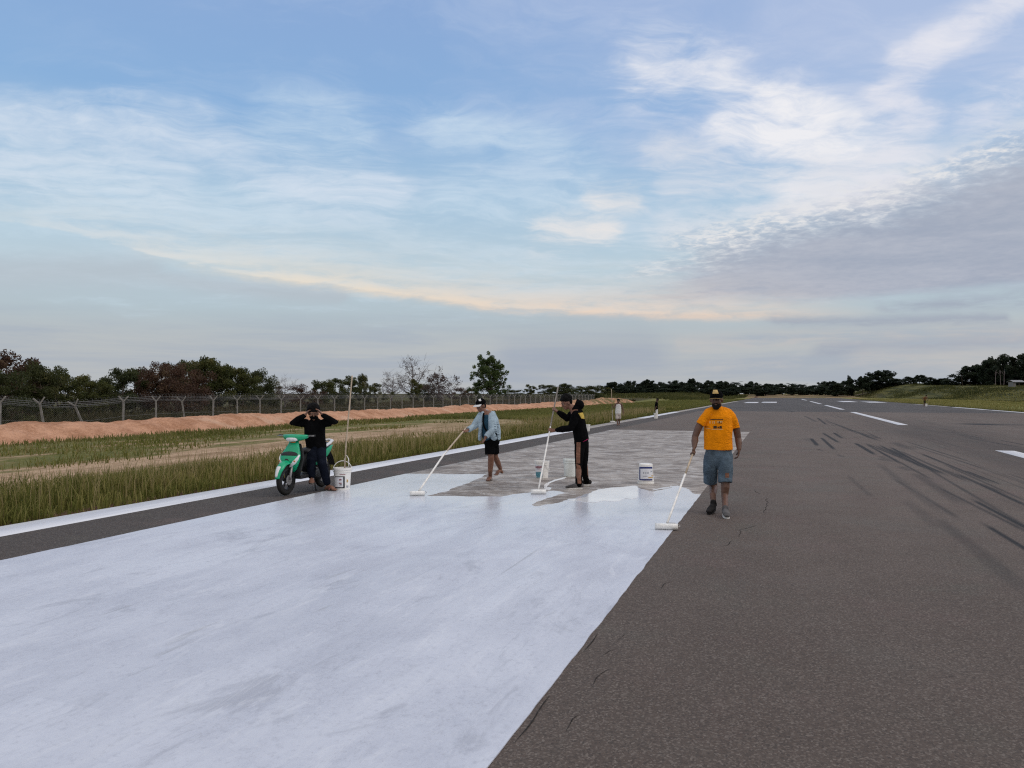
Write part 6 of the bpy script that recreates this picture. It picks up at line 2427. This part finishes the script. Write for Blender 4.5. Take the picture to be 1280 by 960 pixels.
T_EV = [make_tree('ev', 100 + k, 4.0, 3.8, M_LEAF, M_BARK, leaf=.080, per=250, limbs=11, trunk_h=.16) for k in range(4)]
T_OL = [make_tree('ol', 120 + k, 4.0, 3.2, M_LEAF2, M_BARK, leaf=.078, per=215, limbs=9, trunk_h=.18, sparse=.9) for k in range(3)]
T_BR = [make_tree('br', 140 + k, 4.0, 3.3, M_BROWN, M_BARK, leaf=.072, per=150, limbs=10, trunk_h=.18, sparse=.9) for k in range(3)]
T_BARE = [make_tree('bare', 160 + k, 4.0, 3.0, M_GREYL if k != 1 else None, M_TWIG, leaf=.06, per=14, limbs=14, trunk_h=.3, twig=True) for k in range(3)]
T_GREYBUSH = [make_tree('gb', 170, 3.0, 3.6, M_GREYL, M_TWIG, leaf=.09, per=26, limbs=20, trunk_h=.1, twig=True)]
T_LONE = make_tree('lone', 203, 5.6, 4.6, M_FRESH, M_BARK, leaf=.10, per=75, limbs=46, trunk_h=.20, shape='cone', sparse=.90, cr=.52)
T_FAR = [make_tree('far', 220 + k, 8.0, 7.0, M_FAR, M_BARK, leaf=.32, per=90, limbs=15, trunk_h=.04 if k < 4 else .25, sparse=.97) for k in range(5)]


def put(px, X, py_top, T, name, label, wpx=None, group=None, base_h=4.0, rz=None, cat='tree', base_w=None):
    p = spot(px, X)
    d = depth_of(p)
    ztop = CAM_H + (492 - py_top) * d / FPX
    sc = (ztop - p.z) / (base_h * 1.02)
    sx = 1.0
    if wpx and base_w:
        sx = (wpx * d / FPX) / (base_w * sc)
    place_tree(name, T, p, rz if rz is not None else random.uniform(0, 6.28), sc, label, group, cat, sx)
    return p


# (column, line, top row, kind, width in px, label)
LEFT_TREES = [
    (-38, -46, 440, 'br', 70, 'scorched red-brown tree at the very edge of the view, half out of it'),
    (8, -50, 441, 'br', 62, 'tall scorched red-brown tree first in the row behind the fence'),
    (-8, -41, 462, 'ev', 60, 'low dark bush tree under the first scorched tree behind the fence'),
    (36, -52, 458, 'ev', 44, 'low dark green tree next to the tall scorched tree'),
    (48, -47, 456, 'ev', 40, 'rounded dark green tree with its own peak near the leaning fence posts'),
    (73, -50, 463, 'ol', 34, 'small dark tree with a two-pointed top behind the leaning posts'),
    (98, -54, 470, 'ol', 40, 'low olive tree in the dip of the row behind the fence'),
    (112, -48, 472, 'ol', 44, 'wide low olive bush tree behind the dip in the fence'),
    (130, -56, 472, 'ev', 34, 'lowest thin tree of the dip behind the fence'),
    (152, -50, 466, 'ev', 42, 'small dark tree where the row starts rising again'),
    (170, -56, 461, 'ev', 36, 'dark tree with a thin pale tip just before the scorched clump'),
    (186, -49, 456, 'br', 40, 'scorched brown-red tree left of the dark clump'),
    (203, -52, 454, 'br', 48, 'broad scorched maroon tree in the middle of the clump'),
    (222, -47, 458, 'br', 40, 'scorched brown tree low in front of the green peak'),
    (228, -56, 452, 'ev', 42, 'dark green tree rising between scorched brown ones'),
    (249, -52, 449, 'ev', 48, 'tallest dark green tree of the clump behind the fence'),
    (266, -50, 451, 'ol', 42, 'olive green tree beside the tallest of the clump'),
    (240, -44, 466, 'br', 44, 'low scorched shrub tree with bare stems close behind the fence'),
    (286, -52, 458, 'ev', 40, 'dark green tree on the falling side of the clump'),
    (304, -50, 462, 'ol', 36, 'olive tree with a ragged top near the end of the clump'),
    (322, -53, 464, 'ev', 34, 'last dark green tree at the end of the dense clump'),
    (338, -56, 478, 'ol', 30, 'low bush tree just past the dense clump'),
    (356, -52, 471, 'bare', 26, 'thin leafless tree with a drooping twiggy top above the motorcycle'),
    (378, -52, 482, 'br', 36, 'low scorched bush behind the fence above the rider'),
    (402, -54, 475, 'ol', 26, 'small green tree with a feathery top right of the rider'),
    (418, -54, 474, 'ol', 28, 'small yellowish green tree beside the upright pole'),
    (436, -54, 473, 'ol', 30, 'bushy yellowish green tree behind the upright pole'),
    (455, -56, 469, 'ev', 15, 'slim young dark tree standing alone past the pole'),
    (470, -52, 480, 'ol', 22, 'knee-high looking green bush in front of the leafless trees'),
    (489, -60, 464, 'bare', 26, 'leafless grey tree with a flat spreading top'),
    (514, -58, 448, 'bare', 28, 'tall leafless grey tree, the tallest bare one behind the fence'),
    (519, -55, 475, 'ol', 16, 'little round green tree at the foot of the tall leafless one'),
    (549, -56, 468, 'gb', 40, 'wide grey twiggy bush tree with sparse brown leaves'),
    (531, -60, 482, 'ev', 26, 'low dark bush between the tall leafless tree and the twiggy one'),
    (577, -58, 485, 'br', 22, 'low brownish bush left of the lone leafy tree'),
    (590, -62, 485, 'ol', 22, 'low olive bush beside the trunk of the lone leafy tree'),
    (640, -66, 487, 'ol', 26, 'low olive bush right of the lone leafy tree'),
    (662, -62, 481, 'ol', 14, 'small fluffy tree above the head-high fence left of the boy'),
    (684, -62, 481, 'ev', 16, 'small dark tree close to the top of the boy\'s pole'),
    (708, -50, 480, 'ev', 22, 'dark round-topped tree just above the boy\'s hair'),
    (700, -60, 484, 'ol', 30, 'wide low olive bush behind the boy\'s head'),
    (726, -44, 484, 'ol', 26, 'olive shrub tree growing on the end of the red bank'),
    (742, -40, 482, 'ev', 18, 'dark pointed shrub tree on the end of the red bank'),
    (756, -46, 485, 'ol', 24, 'low green shrub past the end of the red bank'),
]
KINDS = {'ev': (T_EV, 4.0, 3.8), 'ol': (T_OL, 4.0, 3.2), 'br': (T_BR, 4.0, 3.3), 'bare': (T_BARE, 4.0, 3.0), 'gb': (T_GREYBUSH, 3.0, 3.6)}
for i, (px, X, top, kd, wpx, lab) in enumerate(LEFT_TREES):
    T, bh, bw = KINDS[kd]
    put(px, X, top, T[i % len(T)], {'ev': 'evergreen_tree', 'ol': 'olive_green_tree', 'br': 'scorched_tree', 'bare': 'leafless_tree', 'gb': 'twiggy_bush_tree'}[kd],
        lab, wpx * 1.15, 'trees behind the perimeter fence', bh, None, 'tree', bw)
p = spot(615, -44)
put(615, -44, 442, T_LONE, 'leafy_tree', 'lone leafy green tree with a full pointed crown, standing clear above the fence', 44, None, 5.6, 0.4, 'tree', 4.6)

# palms for the far row
def make_palm(seed):
    rnd = random.Random(seed)
    V, Q = tubes_mesh([(wander((0, 0, -.3), (rnd.uniform(-.6, .6), rnd.uniform(-.6, .6), 6.2), 5, .03, rnd), [.24, .2, .18, .16, .15, .13])], 6)
    tr = mesh_obj('trunk', V, Q, M_BARK, smooth=True)
    co, q = [], []
    top = Vector(V[-4])
    for k in range(17):
        an = k * 2.4; rise = rnd.uniform(-.2, 1.2)
        L = rnd.uniform(2.0, 2.9)
        pts = []
        for i in range(6):
            t = i / 5
            pts.append(top + Vector((math.cos(an) * L * t, math.sin(an) * L * t, rise * L * t * .7 - 1.5 * t * t)))
        side = Vector((-math.sin(an), math.cos(an), 0))
        for i in range(6):
            w = .34 * math.sin(math.pi * (.12 + .85 * i / 5))
            dr = Vector((0, 0, -w * .6))
            co += [pts[i] - side * w + dr, pts[i], pts[i] + side * w + dr]
        b = len(co) - 18
        for i in range(5):
            q += [(b + 3 * i, b + 3 * i + 1, b + 3 * i + 4, b + 3 * i + 3), (b + 3 * i + 1, b + 3 * i + 2, b + 3 * i + 5, b + 3 * i + 4)]
    cr = np_mesh('crown', np.array([tuple(v) for v in co]), np.array(q), M_FAR, attrs={'tint': np.repeat(RNG.random(17) * .6, 18)})
    me = [tr.data, cr.data]
    bpy.data.objects.remove(tr); bpy.data.objects.remove(cr)
    return me


T_PALM = [make_palm(300 + k) for k in range(3)]


def far_put(px, dist, top, T, name, label, wpx, group, bh, bw, base=None):
    """tree on the far ground at a lens-axis depth"""
    r = ray(px, 492)
    p = CPOS + r * dist
    z = gz(p.x, p.y)
    ztop = CAM_H + (492 - top) * dist / FPX
    sc = max(ztop - z, 1.2) / (bh * 1.02)
    sx = (wpx * dist / FPX) / (bw * sc)
    place_tree(name, T, (p.x, p.y, z), random.uniform(0, 6.28), sc, label, group, 'tree', sx)


# dark row across the end of the runway; tops read off the photograph's skyline
SKY = [(766, 478), (776, 480), (788, 477), (800, 481), (808, 475), (818, 480), (828, 478), (836, 481), (846, 477), (858, 479), (865, 474), (875, 478), (884, 476), (893, 480), (905, 477), (915, 481),
       (922, 476), (932, 480), (941, 478), (951, 482), (960, 480), (968, 483), (978, 480), (988, 478), (996, 481), (1004, 479), (1014, 482), (1022, 480), (1031, 478), (1040, 477)]
for i, (px, top) in enumerate(SKY):
    palm = px in (988, 1022, 922, 1004)
    T = T_PALM[i % 3] if palm else T_FAR[i % 5]
    far_put(px, random.uniform(345, 420), top, T, 'palm_tree' if palm else 'dark_tree',
            'distant dark palm in the low row of trees across the end of the runway' if palm else 'distant dark tree in the low even row across the end of the runway',
            random.uniform(15, 22) * (0.8 if palm else 1), 'palms across the end of the runway' if palm else 'dark trees across the end of the runway', 7.2 if palm else 8.0, 5.0 if palm else 7.0)
for i, px in enumerate(range(768, 1060, 11)):
    far_put(px + random.uniform(-4, 4), random.uniform(310, 345), random.uniform(483, 487), T_FAR[i % 5], 'dark_tree', 'distant low bush tree at the foot of the row across the end of the runway',
            random.uniform(14, 22), 'bush trees at the foot of the far row', 8.0, 7.0)
RIGHT = [
    (1047, 480, 'far', 20, 'small dark tree where the far row meets the rise'), (1060, 476, 'far', 16, 'small dark tree with a knob top left of the broad one'),
    (1062, 470, 'far', 7, 'slim dark tree with a round tuft just left of the broad one'), (1078, 471, 'far', 16, 'dark pointed tree beside the broad one on the rise'),
    (1100, 464, 'far', 28, 'broad dark flat-topped tree standing out of the row on the rise'), (1090, 478, 'far', 20, 'low dark tree filling in left under the broad one'),
    (1120, 474, 'far', 18, 'dark tree falling away right of the broad one'),
    (1136, 471, 'far', 14, 'dark round-headed tree in the gap after the broad one'), (1149, 469, 'far', 12, 'dark round-headed tree with a thin crest in the gap'),
    (1164, 472, 'far', 18, 'low dark tree in the dip of the row on the rise'), (1180, 473, 'far', 16, 'low ragged dark tree before the single palm'),
    (1190, 468, 'palm', 10, 'single palm standing at the foot of the big clump on the rise'), (1203, 463, 'palm', 14, 'palm leaning out of the big clump on the rise'),
    (1212, 458, 'far', 24, 'dark dome-shaped tree, first of the big clump on the rise'), (1228, 454, 'far', 20, 'dark tree with a stepped top in the big clump'),
    (1238, 450, 'far', 22, 'tall dark tree left of the brownish one in the big clump'), (1254, 446, 'far', 22, 'tall brownish dark tree with pale stems above the hut'),
    (1266, 452, 'far', 18, 'dark tree in the notch right of the brownish one'), (1279, 444, 'far', 24, 'tallest dark tree at the end of the big clump'),
    (1296, 446, 'far', 26, 'dark tree cut by the frame past the tallest one'), (1222, 470, 'far', 24, 'low dark undergrowth tree under the big clump'),
    (1196, 474, 'far', 22, 'low dark bush tree between the two palms on the rise'), (1172, 476, 'far', 20, 'low dark bush tree left of the single palm on the rise'),
    (1262, 470, 'far', 22, 'low dark bush tree in front of the brownish tree by the hut'), (1280, 468, 'far', 22, 'low dark bush tree behind the hut roof'),
    (1248, 466, 'far', 26, 'low dark tree behind the pale stems of the big clump'),
]
for i, (px, top, kd, wpx, lab) in enumerate(RIGHT):
    dist = 300 - 70 * smooth01(np.array((px - 1100) / 180.0)).item() + (i % 3) * 6
    palm = kd == 'palm'
    far_put(px, dist, top, T_PALM[i % 3] if palm else T_FAR[(i * 3) % 5], 'palm_tree' if palm else 'dark_tree', lab, wpx * 1.2, 'trees on the rise', 7.2 if palm else 8.0, 5.0 if palm else 7.0)
# pale bare stems below the big clump
for k, (px, top) in enumerate(((1244, 464), (1251, 464), (1254.5, 464))):
    r = ray(px, 492); p = CPOS + r * 222; z = gz(p.x, p.y)
    h = CAM_H + (492 - top) * 222 / FPX - z
    rnd = random.Random(k)
    t = empty('bare_stem_tree', (p.x, p.y, z)); tag(t, ('thinnest pale bare stem left of the pair above the hut', 'pale bare stem, the left one of the close pair above the hut', 'pale bare stem, the right one of the close pair above the hut')[k], 'tree', 'pale stems by the hut')
    V, Q = tubes_mesh([(wander((0, 0, -.3), (rnd.uniform(-.3, .3), 0, h), 5, .02, rnd), [.09, .085, .08, .07, .06, .04])] +
                      [(wander((0, 0, h * f), (rnd.uniform(-1.2, 1.2), rnd.uniform(-1, 1), h * f + 1.1), 3, .06, rnd), [.04, .035, .03, .02]) for f in (.72, .84)], 6)
    mesh_obj('trunk', V, Q, M_TWIG, t, True)

# ------------------------------------------------------------------ hut on the rise
r = ray(1270, 492); p = CPOS + r * 205
hz = gz(p.x, p.y)
hut = empty('hut', (p.x, p.y, hz), math.radians(28))
tag(hut, 'small open hut with a pale tin roof on the rise under the tallest dark trees', 'hut')
hut.scale = (.62, .62, .6)
M_TIN = simple_mat('tin', (0.24, 0.24, 0.25), 0.7, 0.3, 0.0, scale=3)
M_HUTW = simple_mat('hut_wall', (0.20, 0.19, 0.18), 0.85, scale=3)
ridge = 3.0
vs = [(-3, -2, 2.1), (3, -2, 2.1), (3, 0, ridge), (-3, 0, ridge), (3, 2, 2.1), (-3, 2, 2.1)]
vs2 = [(x, y, z - .09) for x, y, z in vs]
fs = [(0, 1, 2, 3), (3, 2, 4, 5), (6, 9, 8, 7), (9, 11, 10, 8), (0, 6, 7, 1), (1, 7, 8, 2), (2, 8, 10, 4), (4, 10, 11, 5), (5, 11, 9, 3), (3, 9, 6, 0)]
mesh_obj('roof', vs + vs2, fs, M_TIN, hut)
bm = bmesh.new(); box_bm(bm, (-1.9, 0, .95), (1.5, 2.6, 2.3)); bm_obj('wall', bm, M_HUTW, hut)
for x, y in ((2.7, -1.7), (2.7, 1.7), (0.3, -1.7), (0.3, 1.7)):
    V, Q = tubes_mesh([([(x, y, -.4), (x, y, 2.05)], [.07, .06])], 6)
    mesh_obj('post', V, Q, M_BARK, hut)


# ------------------------------------------------------------------ perimeter fence
M_CONC = simple_mat('concrete_post', (0.27, 0.25, 0.225), 0.9, 0.2, scale=7, bmp=0.3)
M_WIRE = simple_mat('galvanised_wire', (0.24, 0.23, 0.22), 0.6, 0.4, 0.3, var=0.3, scale=5)
FZ = -0.47           # ground at the fence
POST_H = 1.72        # where the arms branch
fence = empty('perimeter_fence', (FENCE_X, 20, FZ))
tag(fence, 'long chain-link airfield fence with Y-topped concrete posts and barbed wire behind the red bank', 'fence')


def post_mesh():
    bm = bmesh.new()
    box_bm(bm, (0, 0, POST_H / 2 - .2), (.095, .095, POST_H + .4))
    for s in (-1, 1):
        rot = Matrix.Rotation(s * math.radians(38), 3, 'Y')
        box_bm(bm, rot @ Vector((0, 0, .19)) + Vector((s * .02, 0, POST_H - .03)), (.065, .07, .40), rot)
    me = bpy.data.meshes.new('post'); bm.to_mesh(me); bm.free()
    me.materials.append(M_CONC)
    return me


POST = post_mesh()
SP = 2.42
ys = []
y = spot(0, FENCE_X).y - 5 * SP
while y < 150:
    ys.append(y); y += SP
lean = {}
for px, a in ((55, .16), (98, .36), (231, .16)):
    yy = spot(px, FENCE_X).y
    k = min(range(len(ys)), key=lambda i: abs(ys[i] - yy))
    lean[k] = a
for k, y in enumerate(ys):
    o = bpy.data.objects.new('post', POST)
    COL.objects.link(o); o.parent = fence
    o.location = (0, y - 20, -.02 if k not in lean else -.05)
    # posts that lean do so toward the near end, their arms swung across the line
    o.rotation_euler = (lean.get(k, random.uniform(-.02, .02)), random.uniform(-.02, .02), math.radians(35) + random.uniform(-.25, .25))
    if k in lean:
        o.rotation_euler = (Matrix.Rotation(lean[k] * 1.25, 3, 'X') @ Matrix.Rotation(math.radians(40), 3, 'Z')).to_euler()
        o['label'] = 'leaning post'
# chain link as real wire, thin three-sided prisms
def wire_net(y0, y1, z0, z1, step, rad):
    H = z1 - z0
    a = []
    y = y0 - H
    while y < y1:
        for s in (1, -1):
            ya, za, yb, zb = (y, z0, y + H, z1) if s > 0 else (y + H, z0, y, z1)
            t0, t1 = 0.0, 1.0
            d = yb - ya
            lo, hi = sorted(((y0 - ya) / d, (y1 - ya) / d))
            t0, t1 = max(t0, lo), min(t1, hi)
            if t1 > t0:
                a.append((ya + d * t0, za + (zb - za) * t0, ya + d * t1, za + (zb - za) * t1, s))
        y += step
    a = np.array(a)
    n = len(a)
    offs = np.array([(rad, 0), (-rad * .5, rad * .9), (-rad * .5, -rad * .9)])
    co = np.zeros((n, 6, 3))
    for k in range(3):
        co[:, k, 0] = co[:, k + 3, 0] = offs[k, 0] + a[:, 4] * rad * .5
        co[:, k, 1] = a[:, 0] + offs[k, 1]; co[:, k, 2] = a[:, 1]
        co[:, k + 3, 1] = a[:, 2] + offs[k, 1]; co[:, k + 3, 2] = a[:, 3]
    b = np.arange(n)[:, None] * 6
    q = np.concatenate([b + np.array([[0, 1, 4, 3]]), b + np.array([[1, 2, 5, 4]]), b + np.array([[2, 0, 3, 5]])], 1).reshape(-1, 4)
    return co.reshape(-1, 3), q


dipk = [k for k in lean][:2]
ya_, yb_ = ys[0] - 20, ys[-1] - 20
co, q = wire_net(ya_, yb_, -.05, POST_H, .11, .0028)


def dip(yloc):
    """how far the sagging stretch leans and sinks"""
    yc = ys[sorted(lean)[1]] - 20
    return np.exp(-((yloc - yc + 1.0) / 3.2) ** 2)


dd = dip(co[:, 1])
hh = np.clip(co[:, 2] / POST_H, 0, 1)
co[:, 2] -= dd * .28 * hh
co[:, 1] -= dd * .3 * hh
np_mesh('chain_link', co, q, M_WIRE, fence)


def strand(x, z, sag=0.03, rad=.006, name='barbed_wire'):
    pts = []
    for k in range(len(ys) - 1):
        for j in range(4):
            t = j / 4
            yy = ys[k] + (ys[k + 1] - ys[k]) * t - 20
            pts.append((x, yy - float(dip(yy)) * .35, z - sag * math.sin(math.pi * t) - .32 * float(dip(yy))))
    V, Q = tubes_mesh([(pts, [rad] * len(pts))], 3)
    mesh_obj(name, V, Q, M_WIRE, fence)


for s in (-1, 1):
    for t in (.14, .26, .38):
        strand(s * (.02 + math.sin(math.radians(38)) * t) * .8, POST_H - .05 + math.cos(math.radians(38)) * t)
for z in (.08, .9, POST_H - .03):
    strand(.075, z, .015, .006, 'line_wire')
# razor coil lying in the arms of the near stretch
pts = []
y0c, y1c = ys[0] - 20, ys[min(len(ys) - 1, 24)] - 20
N = int((y1c - y0c) / .26 * 10)
for i in range(N):
    y = y0c + (y1c - y0c) * i / N
    a = 2 * math.pi * i / 10
    pts.append((math.cos(a) * .2, y - float(dip(y)) * .35, POST_H + .20 + math.sin(a) * .2 - .34 * float(dip(y))))
V, Q = tubes_mesh([(pts, [.0042] * len(pts))], 3)
mesh_obj('razor_coil', V, Q, M_WIRE, fence)
